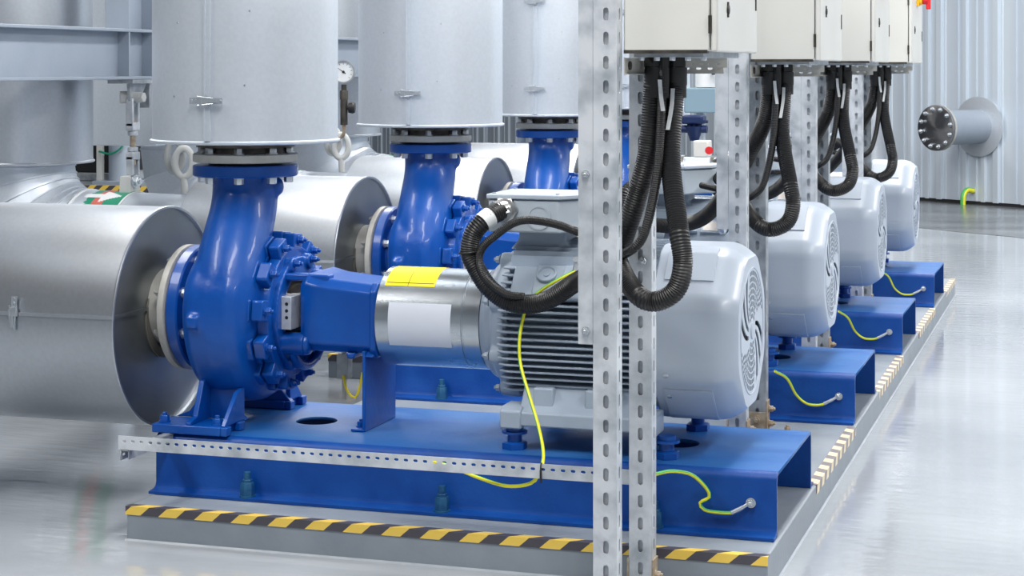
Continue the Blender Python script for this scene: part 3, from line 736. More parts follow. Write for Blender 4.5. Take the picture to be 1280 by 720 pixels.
# suction elbow + riser with a wider lower jacket
def make_elbow():
    Yc = A + PY; X = -5.24; Rn = .315; Rb = .43; Zc = .678
    r = thing('suction_elbow', (X, Yc, .3), 'white clad pipe elbow with green and red arrow marker at the left edge', 'pipe elbow', 'clad suction elbows')
    mb = MB(); path = [(X, Yc, 1.30, 0)]
    RR = []; n = 64
    def ring(c, d, rr):
        u = V(0, 1, 0); v = d.cross(u)
        return [c + (u * math.cos(2 * PI * j / n) + v * math.sin(2 * PI * j / n)) * rr for j in range(n)]
    RR.append(ring(V(X, Yc, 1.35), V(0, 0, -1), Rn)); RR.append(ring(V(X, Yc, Zc + Rb + .02), V(0, 0, -1), Rn))
    ks = 6
    for k in range(ks + 1):
        a = PI / 2 * k / ks; c = V(X + Rb - Rb * math.cos(a), Yc, Zc + Rb - Rb * math.sin(a)); d = V(math.sin(a), 0, -math.cos(a))
        RR.append(ring(c - d * .004, d, Rn)); RR.append(ring(c - d * .004, d, Rn + .006)); RR.append(ring(c + d * .004, d, Rn + .006)); RR.append(ring(c + d * .004, d, Rn))
    RR.append(ring(V(-4.135, Yc, Zc), V(1, 0, 0), Rn - .02))
    mb.rings(RR); mb.build('elbow_shell', 'clad_white', r, ang=25)
    for i_, xx in enumerate((-4.80, -4.885)):
        MB().annulus((xx, Yc, Zc), (1, 0, 0), .012, Rn - .02, Rn + .004, 64).build('band_ring', 'white', r)
    # marker
    o = (0, Yc, Zc); Rm = Rn - .006
    a0, a1 = math.radians(-25), math.radians(150)
    MB().cpatch(o, (1, 0, 0), Rm, -4.775, -4.525, a0, a1, .0, .002, 40).build('marker_backing', 'white', r)
    mb = MB(); mb.cpatch(o, (1, 0, 0), Rm, -4.765, -4.685, a0, a1, .0015, .002, 40); mb.cpatch(o, (1, 0, 0), Rm, -4.625, -4.535, a0, a1, .0015, .002, 40); mb.build('marker_green', 'green', r)
    MB().cpatch(o, (1, 0, 0), Rm, -4.685, -4.625, a0, a1, .0015, .002, 40).build('marker_red', 'red_mark', r)
    for ac in (20, 62, 104):
        mb = MB()
        ac_ = math.radians(ac)
        mb.cpatch(o, (1, 0, 0), Rm, -4.75, -4.655, ac_ - .065, ac_ + .065, .0037, .001, 6)
        for q in range(8):
            w = .19 * (1 - q / 8); mb.cpatch(o, (1, 0, 0), Rm, -4.655 + .0125 * q, -4.655 + .0125 * (q + 1), ac_ - w, ac_ + w, .0037, .001, 8)
        mb.build('marker_arrow', 'white', r, smooth=False)
    return r
el = make_elbow()
def make_wide():
    Yc = A + PY; X = -5.24; Rw = .405
    r = thing('suction_riser', (X, Yc, 1.13), 'wide grey clad vertical pipe at the left edge, crossed by the steel beam', 'vertical pipe', 'wide clad vertical pipes on the suction side')
    MB().lathe([(0, .3), (.0005, Rw - .004), (-.006, Rw + .004), (-.002, Rw + .009), (.004, Rw + .009), (.010, Rw), (1.9, Rw)], (X, Yc, 1.128), (0, 0, 1), 96).build('riser_shell', 'clad', r, ang=30)
    return r
wd = make_wide()
EL = ['white clad pipe elbow behind the clevis rod, left of the nearest pump neck', 'white clad pipe elbow glimpsed below the pressure gauge']
WL = ['wide clad vertical pipe hidden mostly behind the nearest tall white pipe', 'wide clad vertical pipe seen in the gap behind the pressure gauge']
for i in range(2):
    dup(el, (0, PY * (i + 1), 0), EL[i])
    if i: dup(wd, (0, PY * (i + 1), 0), WL[i])

# ------------------------------------------------------------------ beam, column, hanger
def make_beam():
    X = -4.53; z0, z1 = 1.543, 1.793
    r = thing('steel_beam', (X, 12, z0), 'blue grey painted steel I-beam running behind the tall pipes', 'beam')
    mb = MB(); ya, yb = 5.2, 19.
    mb.box(X - .14, X, ya, yb, z0, z0 + .016); mb.box(X - .14, X, ya, yb, z1 - .016, z1)
    mb.box(X - .076, X - .064, ya, yb, z0 + .014, z1 - .014)
    mb.build('beam_section', 'beam', r, bevel=.003)
    for y in (8.12, 8.36, 12.1, 12.34):
        MB().box(X - .066, X - .003, y, y + .012, z0 + .015, z1 - .015).build('stiffener', 'beam', r)
    return r
make_beam()
def make_column():
    X = -4.53
    r = thing('steel_column', (X - .07, 8.25, 1.793), 'blue grey steel column standing up from the I-beam, top left', 'column')
    mb = MB(); mb.box(X - .135, X - .005, 8.12, 8.134, 1.7935, 3.2); mb.box(X - .135, X - .005, 8.36, 8.374, 1.7935, 3.2); mb.box(X - .077, X - .065, 8.13, 8.365, 1.7935, 3.2)
    mb.build('column_section', 'beam', r, bevel=.002)
    return r
make_column()
def make_hanger():
    X, Y = -4.55, 8.16
    r = thing('hanger_rod', (X, Y, 1.0), 'grey clevis rod hanging from the beam to the clad pipe, left', 'hanger rod')
    mb = MB(); mb.box(X - .09, X + .05, Y - .06, Y + .2, 1.523, 1.5425)
    mb.prism([(Y - .02, 1.525), (Y + .16, 1.525), (Y + .075, 1.43), (Y + .035, 1.40), (Y - .005, 1.43)], 'x', X - .008, X + .008)
    mb.box(X - .085, X + .02, Y + .16, Y + .172, 1.40, 1.525)
    mb.build('beam_bracket', 'galv_dark', r, bevel=.002)
    Yr = Y + .03
    mb = MB()
    mb.cyl((X - .03, Yr, 1.455), (X + .045, Yr, 1.455), .026, n=20); mb.nut((X + .043, Yr, 1.455), (1, 0, 0), .026, .02); mb.cyl((X - .06, Yr - .02, 1.455), (X - .03, Yr, 1.455), .03, n=20)
    mb.build('clevis_pin', 'forged', r)
    def clevis(za, zb, nm, up):
        mb = MB(); w = .0285
        for s in (-1, 1): mb.box(X - .02, X + .02, Yr + s * w - .0075, Yr + s * w + .0075, za, zb)
        ze = zb if not up else za
        mb.box(X - .022, X + .022, Yr - .036, Yr + .036, ze - .02, ze + .02)
        mb.nut((X, Yr, ze + (.02 if not up else -.045)), (0, 0, 1), .027, .025)
        mb.build(nm, 'galv', r, bevel=.005)
    clevis(1.31, 1.45, 'upper_clevis', True); clevis(1.07, 1.165, 'lower_clevis', False)
    MB().cyl((X, Yr, 1.12), (X, Yr, 1.34), .0145, n=16).build('rod', 'rust', r)
    mb = MB(); mb.prism([(Yr - .05, .97), (Yr + .055, .97), (Yr + .055, 1.065), (Yr - .04, 1.065)], 'x', X - .05, X + .01); mb.build('pipe_lug', 'forged', r, bevel=.003)
    b = MB(); b.bolt((X + .01, Yr - .005, 1.04), (1, 0, 0), .026, .03); b.cyl((X - .0, Yr - .005, 1.04), (X + .02, Yr - .005, 1.04), .033, n=20); b.build('lug_bolt', 'bolt', r)
    return r
make_hanger()
def make_eyes():
    X, Y = -4.30, A + PY + .03
    r = thing('eye_hanger', (X, Y, 1.0), 'pair of interlocked forged eye rods beside the nearest pump flange', 'eye hanger', 'interlocked eye hangers')
    d = V(.3, -.95, 0)
    mb = MB(); t = V(.95, .3, 0)
    mb.torus(V(X - .035, Y, 1.165), d, .075, .018, 40, 12, .52)
    mb.cyl(V(X - .05, Y, 1.23), V(X - .035, Y, 1.55), .018, n=14)
    mb.build('upper_eye', 'forged', r)
    mb = MB(); mb.torus(V(X + .03, Y - .03, 1.135), d, .07, .018, 40, 12, .62)
    mb.cyl(V(X + .035, Y - .03, .985), V(X + .03, Y - .03, 1.07), .018, n=14)
    mb.build('lower_eye', 'forged', r)
    return r
ey = make_eyes()
dup(ey, (0, PY, 0), 'pair of interlocked eye rods below the pressure gauge')

def make_gauge():
    c = V(-3.115, 7.45, 1.583); d = V(.22, -.97, 0).normalized()
    r = thing('pressure_gauge', (c.x, c.y, 1.30), 'round white dial pressure gauge on a dark valve between the tall pipes', 'gauge')
    MB().lathe([(-.03, .04), (-.028, .047), (.0, .047), (.004, .050), (.010, .050), (.010, .044), (.004, .043)], c, d, 48, cap=False).build('case', 'steel', r)
    f = MB().lathe([(0, .0435), (.003, .0435)], c, d, 40).build('dial', 'white', r)
    u = V(-d.y, d.x, 0); 
    if u.x < 0: u = -u
    mk = MB()
    for k in range(11):
        a = math.radians(225 - 27 * k); e = u * math.cos(a) + V(0, 0, 1) * math.sin(a); q = u * -math.sin(a) + V(0, 0, 1) * math.cos(a)
        p = c + d * .0031
        P = []
        for h in (0, .0006):
            for s, t in ((.032, -.0009), (.039, -.0009), (.039, .0009), (.032, .0009)): P.append(p + e * s + q * t + d * h)
        mk.pts(P)
    mk.build('scale_marks', 'black', r)
    a = math.radians(145); e = u * math.cos(a) + V(0, 0, 1) * math.sin(a); q = u * -math.sin(a) + V(0, 0, 1) * math.cos(a); P = []
    for h in (.0035, .0045):
        for s, t in ((-.012, -.002), (.03, -.0008), (.03, .0008), (-.012, .002)): P.append(c + e * s + q * t + d * h)
    nd = MB(); nd.pts(P); nd.lathe([(0, .006), (.005, .005)], c + d * .003, d, 14); nd.build('needle', 'black', r)
    mb = MB(); mb.cyl(c - d * .012 + V(0, 0, -.055), c - d * .012 + V(0, 0, -.10), .012, n=12); mb.nut(c - d * .012 + V(0, 0, -.12), (0, 0, 1), .018, .04); mb.lathe([(0, .016), (.12, .016)], c - d * .012 + V(0, 0, -.23), (0, 0, 1), 16)
    mb.build('valve_body', 'dark_steel', r)
    k = c - d * .012 + V(0, 0, -.155)
    MB().lathe([(0, .01), (.02, .01), (.021, .024), (.04, .027), (.048, .022)], k, u, 10).build('valve_knob', 'black', r)
    MB().tube([c - d * .012 + V(0, 0, -.23), c - d * .012 + V(0, 0, -.262), c - d * .012 + V(-.02, .01, -.285), c - d * .012 + V(-.10, .04, -.287), c + V(-.32, .1, -.287)], .008, 12).build('impulse_pipe', 'rust', r)
    return r
make_gauge()

# ------------------------------------------------------------------ posts, rail
def channel(mb, x0, x1, y0, dep, z0, z1, pitch=.068, sx=None, sh=.038, sw=.0155, zoff=0., side=True, th=.003):
    cx = (x0 + x1) / 2 if sx is None else sx
    n = int((z1 - z0) / pitch) - 1
    hs = [slot(cx, z0 + .05 + zoff + pitch * k, sw, sh) for k in range(n + 1) if z0 + .05 + zoff + pitch * k + sh / 2 < z1 - .01]
    add_mesh(mb, plate_mesh(rect(x0, x1, z0, z1), hs, th), XZ(y0 + th / 2))
    hs = [slot(y0 + dep * .55, z0 + .05 + zoff + pitch * k, sw * .8, sh) for k in range(n + 1) if z0 + .05 + zoff + pitch * k + sh / 2 < z1 - .01] if side else []
    add_mesh(mb, plate_mesh(rect(y0 + th, y0 + dep, z0, z1), hs, th), YZ(x1 - th / 2))
    add_mesh(mb, plate_mesh(rect(y0 + th, y0 + dep, z0, z1), hs, th), YZ(x0 + th / 2))
    mb.box(x0 + .0035, x1 - .0035, y0 + .012, y0 + .016, z0, z1); mb.box(x0 + .0035, x1 - .0035, y0 + dep - .004, y0 + dep, z0, z1)
def make_front_post():
    r = thing('strut_post', (-1.316, 5.07, 0), 'slotted galvanised post nearest the camera, left one of the front pair', 'post', 'slotted galvanised posts')
    mb = MB(); channel(mb, -1.350, -1.282, 5.04, .062, .001, 3.0, sx=-1.313); mb.build('post_channel', 'galv', r, smooth=False)
    mb = MB(); mb.box(-1.394, -1.3515, 5.042, 5.046, .822, 3.0); mb.box(-1.394, -1.389, 5.046, 5.10, .822, 3.0)
    mb.build('splice_angle', 'galv', r, smooth=False)
    for z in (1.30, .86): MB().bolt((-1.372, 5.042, z), (0, -1, 0), .010, .012).build('splice_bolt', 'bolt', r)
    return r
def make_rear_post():
    r = thing('strut_post', (-1.32, 5.51, 0), 'slotted galvanised post with rusty foot, right one of the front pair', 'post', 'slotted galvanised posts')
    mb = MB(); channel(mb, -1.356, -1.286, 5.485, .062, .001, 3.0, zoff=.03); mb.build('post_channel', 'galv', r, smooth=False)
    b = MB(); b.box(-1.285, -1.279, 5.48, 5.54, 0, .11); b.box(-1.279, -1.19, 5.48, 5.54, 0, .006); b.box(-1.362, -1.357, 5.48, 5.54, 0, .11)
    b.build('foot_bracket', 'rust', r, bevel=.001)
    MB().bolt((-1.279, 5.51, .06), (1, 0, 0), .011, .016).build('bracket_bolt', 'rust', r)
    for z in (1.015, 1.225): MB().bolt((-1.312, 5.485, z), (0, -1, 0), .011, .010).build('splice_bolt', 'bolt', r)
    return r
p1 = make_front_post(); p2 = make_rear_post()
# the other pairs stand on the plinth
def short_post(src, off, z, label, extra=None):
    r = dup(src, off, label); return r
def make_plinth_post(y, label, front):
    r = thing('strut_post', (-1.32, y, .115), label, 'post', 'slotted galvanised posts')
    mb = MB(); channel(mb, -1.352, -1.284, y, .062, .117, 3.0, zoff=.0 if front else .03); mb.build('post_channel', 'galv' if front else 'galv_dark', r, smooth=False)  # rear posts take the darker steel, their shadow put into the colour
    b = MB(); b.box(-1.283, -1.277, y - .005, y + .055, .1155, .245); b.box(-1.277, -1.16, y - .005, y + .055, .1155, .122); b.box(-1.36, -1.353, y - .005, y + .055, .1155, .245); b.box(-1.47, -1.36, y - .005, y + .055, .1155, .122)
    b.box(-1.352, -1.284, y - .009, y - .003, .1155, .20)
    b.build('foot_bracket', 'rust', r, bevel=.001)
    for c_, d_ in (((-1.277, y + .03, .21), (1, 0, 0)), ((-1.277, y + .03, .15), (1, 0, 0)), ((-1.20, y + .025, .122), (0, 0, 1)), ((-1.318, y - .009, .17), (0, -1, 0))):
        MB().bolt(c_, d_, .013, .02).build('bracket_bolt', 'rust', r)
    if front:
        mb = MB(); mb.box(-1.405, -1.3535, y + .002, y + .006, 1.275, 3.0); mb.box(-1.400, -1.395, y + .006, y + .055, 1.275, 3.0)
        mb.box(-1.398, -1.3535, y - .002, y + .002, .98, 1.33)
        mb.build('splice_angle', 'galv', r, smooth=False)
        MB().lathe([(0, .022), (.012, .02), (.022, .01)], (-1.375, y + .01, .98), (0, 0, -1), 16).build('splice_bolt', 'bolt', r)
    return r
pn = ['second', 'third', 'farthest']
for i in range(3):
    make_plinth_post(5.04 + CY[i + 1], 'slotted galvanised post in front, of the %s pair from the camera' % pn[i], True)
    make_plinth_post(5.485 + CY[i + 1], 'darker slotted galvanised post behind, of the %s pair from the camera' % pn[i], False)

def make_rail():
    r = thing('perforated_rail', (-2.2, 5.54, .32), 'thin perforated galvanised rail along the front of the nearest blue base', 'rail')
    mb = MB(); x0, x1 = -3.128, -1.357; z0, z1 = .322, .368; n = int((x1 - x0 - .03) / .0325)
    add_mesh(mb, plate_mesh(rect(x0, x1, z0, z1), [slot(x0 + .022 + .0325 * k, z1 - .017, .016, .009, 4) for k in range(n)], .003), XZ(5.532))
    mb.box(x0, x1, 5.5335, 5.556, z0, z0 + .003)
    mb.build('rail_section', 'galv', r, smooth=False)
    mb = MB(); hs = [slot(5.55 + .05 * k, .303, .02, .009, 4) for k in range(8)]
    add_mesh(mb, plate_mesh(rect(5.53, 5.95, .286, .3205), hs, .003), YZ(-3.118)); mb.box(-3.118, -3.085, 5.53, 5.95, .3175, .3205); mb.box(-3.09, -3.087, 5.53, 5.95, .290, .3205)
    mb.build('cross_strut', 'galv_dark', r, smooth=False)
    mb = MB(); mb.box(-1.3555, -1.29, 5.548, 5.553, z0, z1); mb.build('rail_end', 'galv', r)
    t = MB(); t.torus((-1.648, 5.532, .348), (1, 0, 0), .022, .0025, 20, 6, .4); t.box(-1.651, -1.645, 5.522, 5.527, .31, .35); t.build('cable_tie', 'black', r)
    return r
make_rail()

# ------------------------------------------------------------------ cabinets with brackets
def make_cabinet(idx, label):
    oy = CY[idx]; x0, x1 = -1.279, -1.008; y0, y1 = 5.11 + oy, 5.73 + oy; z0 = 1.647 if idx == 0 else 1.630; z1 = 2.62
    r = thing('control_cabinet', (-1.14, (y0 + y1) / 2, z0), label, 'cabinet', 'cream control cabinets')
    MB().box(x0, x1 - .024, y0, y1, z0, z1).build('cabinet_body', 'cab', r, bevel=.004)
    mb = MB(); mb.box(x0, x1 - .03, y0 - .001, y0 + .02, z0 - .006, z0 + .004); mb.box(x1 - .026, x1 - .023, y0 + .005, y1 - .005, z0 + .01, z1 - .01); mb.build('door_seal', 'dark_steel', r)
    d = MB().box(x1 - .021, x1, y0 - .002, y1 + .002, z0 - .002, z1).build('door', 'cab', r, bevel=.005)
    # hinge marks on the seam, locks on the door
    for z in (z0 + .05, z0 + .33, z0 + .6): MB().cyl((x1 - .022, y0 - .004, z), (x1 - .022, y0 - .004, z + .05), .005, n=10).build('hinge', 'dark_steel', d)
    mb = MB()
    for z in (z0 + .19,) if idx else (z0 + .12,):
        mb.lathe([(0, .013), (.005, .013), (.006, .010)], (x1, y0 + .14, z), (1, 0, 0), 20)
        mb.box(x1, x1 + .004, y0 + .134, y0 + .146, z - .022, z + .022)
    mb.build('lock', 'black', d)
    MB().box(x1, x1 + .003, y1 - .03, y1 - .02, z0 + .13, z0 + .19).build('latch_slot', 'black', d)
    if idx: MB().box(x1, x1 + .001, y0 + .35, y0 + .42, z0 + .36, z0 + .60).build('warning_label', 'yellow', d)
    s = MB(); zc = 2.0; s.box(x1, x1 + .014, y0 + .27, y0 + .34, zc - .035, zc + .035); s.cyl((x1 + .014, y0 + .305, zc), (x1 + .03, y0 + .305, zc), .03, n=20)
    sw = s.build('switch_plate', 'orange_y', d, bevel=.002)
    s = MB(); s.cyl((x1 + .03, y0 + .305, zc), (x1 + .062, y0 + .305, zc), .026, n=20); s.box(x1 + .05, x1 + .078, y0 + .295, y0 + .315, zc - .055, zc + .03)
    s.build('switch_handle', 'red', sw, bevel=.004)
    # gland plate + screws beneath
    mb = MB(); mb.box(x0 + .02, x1 - .05, y0 + .04, y1 - .04, z0 - .016, z0 - .0005); mb.build('gland_plate', 'galv_dark', r)
    for k in range(5): MB().nut((x0 + .04 + .045 * k, y0 + .05, z0 - .016), (0, 0, -1), .009, .010).build('plate_screw', 'bolt', r)
    return r
cl = ['cream control cabinet nearest the camera, top centre', 'cream control cabinet second from the camera', 'cream control cabinet third from the camera', 'cream control cabinet farthest from the camera, red handle on its door']
for i in range(4): make_cabinet(i, cl[i])
def make_bracket(idx, label):
    oy = CY[idx]; zt = (1.647 if idx == 0 else 1.630) - .018
    r = thing('support_bracket', (-1.2, 5.3 + oy, zt - .05), label, 'bracket', 'perforated brackets below the cabinets')
    mb = MB(); th = .003; x0, x1 = -1.281, -1.06
    mb.box(x0, x0 + .016, 5.118 + oy, 5.46 + oy, zt - .049, zt - .046)
    mb.box(x0, x0 + .003, 5.118 + oy, 5.46 + oy, zt - .046, zt)
    add_mesh(mb, plate_mesh(rect(x0, x1 - .0, zt - .046, zt), [slot(x0 + .04 + .035 * k, zt - .030, .016, .008, 4) for k in range(5)], th), XZ(5.46 + oy))
    add_mesh(mb, plate_mesh(rect(x0 + .12, x1 + .03, zt - .028, zt), [slot(x0 + .15 + .025 * k, zt - .018, .012, .007, 4) for k in range(4)], th), XZ(5.36 + oy))
    mb.build('bracket_plate', 'flange', r, smooth=False)
    MB().lathe([(0, .013), (.006, .012)], (x0 + .003, 5.17 + oy, zt - .022), (1, 0, 0), 12).build('bracket_bolt', 'dark_steel', r)
    return r
for i in range(4): make_bracket(i, 'perforated pale bracket under the cabinet ' + ORD[i])

# ------------------------------------------------------------------ conduits, wires
F_, C_, S_, H_ = 2318., .9537, .3007, 1.6
zc0 = 1.632
hoseA = [(-1.235, 5.33, zc0), (-1.243, 5.33, 1.54), (-1.256, 5.33, 1.376), (-1.285, 5.335, 1.253), (-1.348, 5.37, 1.089), (-1.445, 5.58, .985), (-1.54, 5.75, .94), (-1.622, 5.835, .90), (-1.737, 5.855, .83), (-1.848, 5.86, .823), (-1.926, 5.86, .868), (-1.976, 5.86, .938), (-1.996, 5.86, .986), (-1.986, 5.865, 1.042), (-1.957, 5.877, 1.083), (-1.93, 5.91, 1.108), (-1.914, 5.96, 1.117)]
hoseB = [(-1.184, 5.365, zc0), (-1.186, 5.36, 1.55), (-1.188, 5.31, 1.332), (-1.143, 5.22, 1.129), (-1.128, 5.20, 1.04), (-1.148, 5.20, .965), (-1.206, 5.20, .93), (-1.262, 5.21, .945), (-1.335, 5.30, 1.01), (-1.44, 5.55, 1.10), (-1.52, 5.80, 1.12), (-1.575, 6.05, 1.09), (-1.60, 6.12, 1.08)]
hoseC = [(-1.208, 5.31, zc0), (-1.212, 5.30, 1.50), (-1.218, 5.28, 1.32), (-1.235, 5.26, 1.19), (-1.262, 5.25, 1.10), (-1.31, 5.27, 1.06), (-1.37, 5.42, 1.048), (-1.50, 5.72, 1.052), (-1.624, 5.845, 1.067), (-1.70, 5.855, 1.088), (-1.783, 5.845, 1.099), (-1.838, 5.84, 1.087), (-1.894, 5.84, 1.049), (-1.942, 5.835, 1.005), (-1.954, 5.835, .957), (-1.929, 5.83, .90), (-1.864, 5.83, .855), (-1.80, 5.845, .845)]
def hose(pts, r, ridge, n=14, name='flexible_conduit', label='', gland=True, group=None):
    t = thing(name, pts[0], label, 'conduit', group)
    MB().tube(pts, r, n, ridge).build('corrugated_hose' if ridge else 'cable_sheath', 'rubber' if ridge else 'rubber_matt', t, ang=25 if ridge else 60)
    p = Vector(pts[0])
    if gland:
        g = MB(); g.nut(p + V(0, 0, -.002), (0, 0, -1), r * 1.18, .03); g.lathe([(0, r * 1.1), (.05, r * 1.1), (.055, r * 1.04), (.09, r * 1.04)], p + V(0, 0, -.03), (0, 0, -1), 20); g.build('conduit_gland', 'black', t)
    return t
hl = ['thick black corrugated conduit', 'thick black corrugated conduit looping low', 'thin black corrugated cable']
wh = ['from the nearest cabinet', 'from the second cabinet', 'from the third cabinet', 'from the farthest cabinet']
hoseA2 = [(-1.240, 5.33, zc0), (-1.243, 5.33, 1.53), (-1.268, 5.36, 1.40), (-1.34, 5.43, 1.275), (-1.45, 5.62, 1.13), (-1.58, 5.78, .995), (-1.68, 5.85, .945), (-1.79, 5.87, .93), (-1.90, 5.87, .95), (-1.965, 5.87, 1.01), (-1.96, 5.88, 1.075), (-1.914, 5.96, 1.117)]
hose(hoseA, .0325, .0075, 16, label='thick black conduit from the nearest cabinet to the silver gland of the front motor')
for i in range(4):
    off = V(0, CY[i], 0 if i == 0 else -.017); f = (1, .92, .87, .93)[i]; w = (['nearest'] + pn)[i]
    if i: hose([Vector(p) + off for p in hoseA2], .0325, .0075, 16, label='thick black conduit from the %s cabinet slanting left behind its front post' % w, group='thick conduits slanting to the motors')
    hose([V(p[0], p[1], zc0 - (zc0 - p[2]) * f) + off for p in hoseB], .030, .0075, 16, label='thick black conduit from the %s cabinet hanging in a low loop on the right' % w, group='thick looping conduits')
    hose([V(p[0], p[1], zc0 - (zc0 - p[2]) * f) + off for p in hoseC] if i == 0 else [V(p[0], p[1], zc0 - (zc0 - p[2]) * f) + off for p in hoseC[:9]], .0145, .006, 10, label='thin black cable from the %s cabinet, hanging between two thick conduits' % w, group='thin cables from the cabinets')
def tagstrip(pts, i, which):
    mb = MB(); P = spline(pts, .02)
    U = V(1, 0, 0) * .006
    ring = []
    for p in P: ring.append([p - U + V(0, -.0015, 0), p + U + V(0, -.0015, 0), p + U, p - U])
    mb.rings(ring)
    o = mb.build('cable_marker', 'white', None, loc=pts[0]); o.location.y += CY[i]; o.location.z -= (0 if i == 0 else .017)
    tag(o, 'narrow white marker strip on the %s of the %s cabinet' % (which, (['nearest'] + pn)[i]), 'cable marker', 'white markers on the conduits')
for i in range(4):
    tagstrip([(-1.214, 5.282, 1.566), (-1.210, 5.281, 1.52), (-1.202, 5.272, 1.475)], i, 'thin cable')
    tagstrip([(-1.184, 5.322, 1.54), (-1.184, 5.308, 1.49), (-1.192, 5.290, 1.42)], i, 'looping conduit')
# tie on the loop at the front motor, white wrap
t = MB(); t.torus((-1.996, 5.86, .986), (-.1, 0, 1), .035, .003, 24, 6)
tag(t.build('cable_tie', 'black', loc=(-1.996, 5.86, .986)), 'black tie around the conduit loop left of the front terminal box', 'cable tie')
t = MB(); t.tube([(-1.957, 5.877, 1.083), (-1.946, 5.889, 1.094), (-1.937, 5.901, 1.102)], .0342, 16); tag(t.build('conduit_label', 'white', loc=(-1.95, 5.89, 1.09)), 'white wrap label on the conduit below the silver gland', 'label')

def wire(name, pts, label, rad=.0058, lug=None, group='green and yellow earth wires', tail=None):
    t = thing(name, pts[0], label, 'earth wire', group)
    MB().tube(pts, rad, 10, None, True, .012).build('wire_sheath', 'wire', t, ang=60)
    if lug is not None:
        p = Vector(lug); d = (Vector(pts[-1]) - Vector(pts[-2])).normalized(); e = Vector(pts[-1])
        m_ = MB(); m_.tube([e - d * .004, (e + p) / 2, p + V(-.01, -.003, -.004)], lambda q: .0075 if q < .7 else .006, 10, None, True, .01); m_.lathe([(0, .016), (.003, .016)], p + V(0, .006, 0), (0, -1, 0), 20); m_.build('cable_lug', 'bolt', t)
        m_ = MB(); m_.bolt(p + V(0, .003, 0), (0, -1, 0), .0125, .014); m_.build('lug_screw', 'bolt', t)
    return t
yw = 5.825
wire('earth_wire', [(-1.655, 5.945, .925), (-1.70, 5.908, .90), (-1.76, 5.905, .862), (-1.805, 5.905, .82), (-1.82, 5.90, .775), (-1.825, 5.87, .70), (-1.815, 5.85, .62), (-1.77, 5.80, .53), (-1.72, 5.74, .44), (-1.68, 5.66, .37), (-1.665, 5.57, .335), (-1.69, 5.555, .30), (-1.77, 5.56, .285), (-1.87, 5.58, .30), (-1.97, 5.60, .325), (-2.05, 5.60, .34)],
     'long yellow and green earth wire hanging from the front motor over the perforated rail')
def mlug():
    m_ = MB(); p = V(-1.657, 5.955, .93); m_.cyl(p + V(0, -.01, -.012), p + V(.004, .0, .02), .008, n=12); m_.lathe([(0, .012), (.004, .012)], p + V(.005, -.002, .03), (0, -.66, .75), 16); return tag(m_.build('earth_lug', 'bolt', loc=p), 'small bright lug screwed to the front motor at the wire end', 'lug')
mlug()
W1 = [(-1.30, 5.60, .345), (-1.27, 5.70, .335), (-1.225, 5.78, .31), (-1.185, 5.81, .265), (-1.175, 5.815, .235), (-1.205, 5.815, .215), (-1.19, 5.815, .193), (-1.14, 5.815, .188), (-1.10, 5.815, .19)]
wire('earth_wire', W1, 'short kinked yellow earth wire bolted to the nearest blue base, right of the posts', lug=(-1.045, 5.827, .222))
W2 = [(-1.27, 5.66, .345), (-1.235, 5.76, .30), (-1.205, 5.815, .225), (-1.16, 5.815, .19), (-1.11, 5.815, .187), (-1.085, 5.815, .195)]
w2 = wire('earth_wire', [(x, y + PY, z) for x, y, z in W2], 'yellow earth wire bolted to the second blue base', lug=(-1.03, 5.827 + PY, .225))
dup(w2, (0, PY, 0), 'yellow earth wire bolted to the third blue base'); dup(w2, (0, 2 * PY, 0), 'yellow earth wire bolted to the farthest blue base')

# ------------------------------------------------------------------ on the back wall
def make_stub():
    s = .33
    c = W0 + WT * (.61) + WN * .04 + V(0, 0, .915)
    r = thing('wall_pipe_stub', c, 'grey pipe stub with a bolted round steel blind flange on the ribbed wall', 'pipe stub')
    d = WN
    MB().lathe([(0, .02), (.001, .345), (.012, .35), (.014, .34), (.02, .2)], c - d * .0, d, 64).build('wall_collar', 'clad_white', r)
    MB().lathe([(0, .20), (.71, .20)], c, d, 48).build('pipe_barrel', 'beam', r)
    e = c + d * .71
    MB().lathe([(0, .262), (.03, .262)], e, d, 56).build('weld_flange', 'flange', r)
    # blind flange with its own local frame so the brushing is radial
    me_mb = MB(); me_mb.lathe([(0, .262), (.028, .262), (.031, .258), (.031, .0)], (0, 0, 0), (0, 0, 1), 64, cap=False)
    o = me_mb.build('blind_flange', 'brushed', r)
    o.location = (e + d * .032) - wloc(r); o.rotation_mode = 'QUATERNION'; o.rotation_quaternion = d.to_track_quat('Z', 'Y')
    o.data.transform(Matrix.Translation(wloc(r)))
    u, v = frame(d)
    for k in range(12):
        a = 2 * PI * k / 12 + .2
        MB().bolt(e + d * .063 + (u * math.cos(a) + v * math.sin(a)) * .218, d, .022, .03).build('flange_bolt', 'bolt', r)
make_stub()
q = W0 + WT * .72 + WN * .06
wr = MB(); b_ = q + V(0, 0, .16)
wr.tube([b_ - WN * .05, b_ + WN * .06 + V(0, 0, .01), b_ + WN * .12 + V(0, 0, -.05), b_ + WN * .13 + V(0, 0, -.157)], .032, 12)
tag(wr.build('earth_cable', 'wire', loc=q), 'thick yellow green earth cable coming out at the foot of the ribbed wall', 'cable')

# ------------------------------------------------------------------ far machinery
def at(px, py, Y): # scratch-free helper: point on the plane of depth Y seen in that direction
    u = (px - 640) / F_; t = Y / (C_ + u * S_); return V(t * (-S_ + u * C_), Y, H_ + t * (85 - py) / F_)
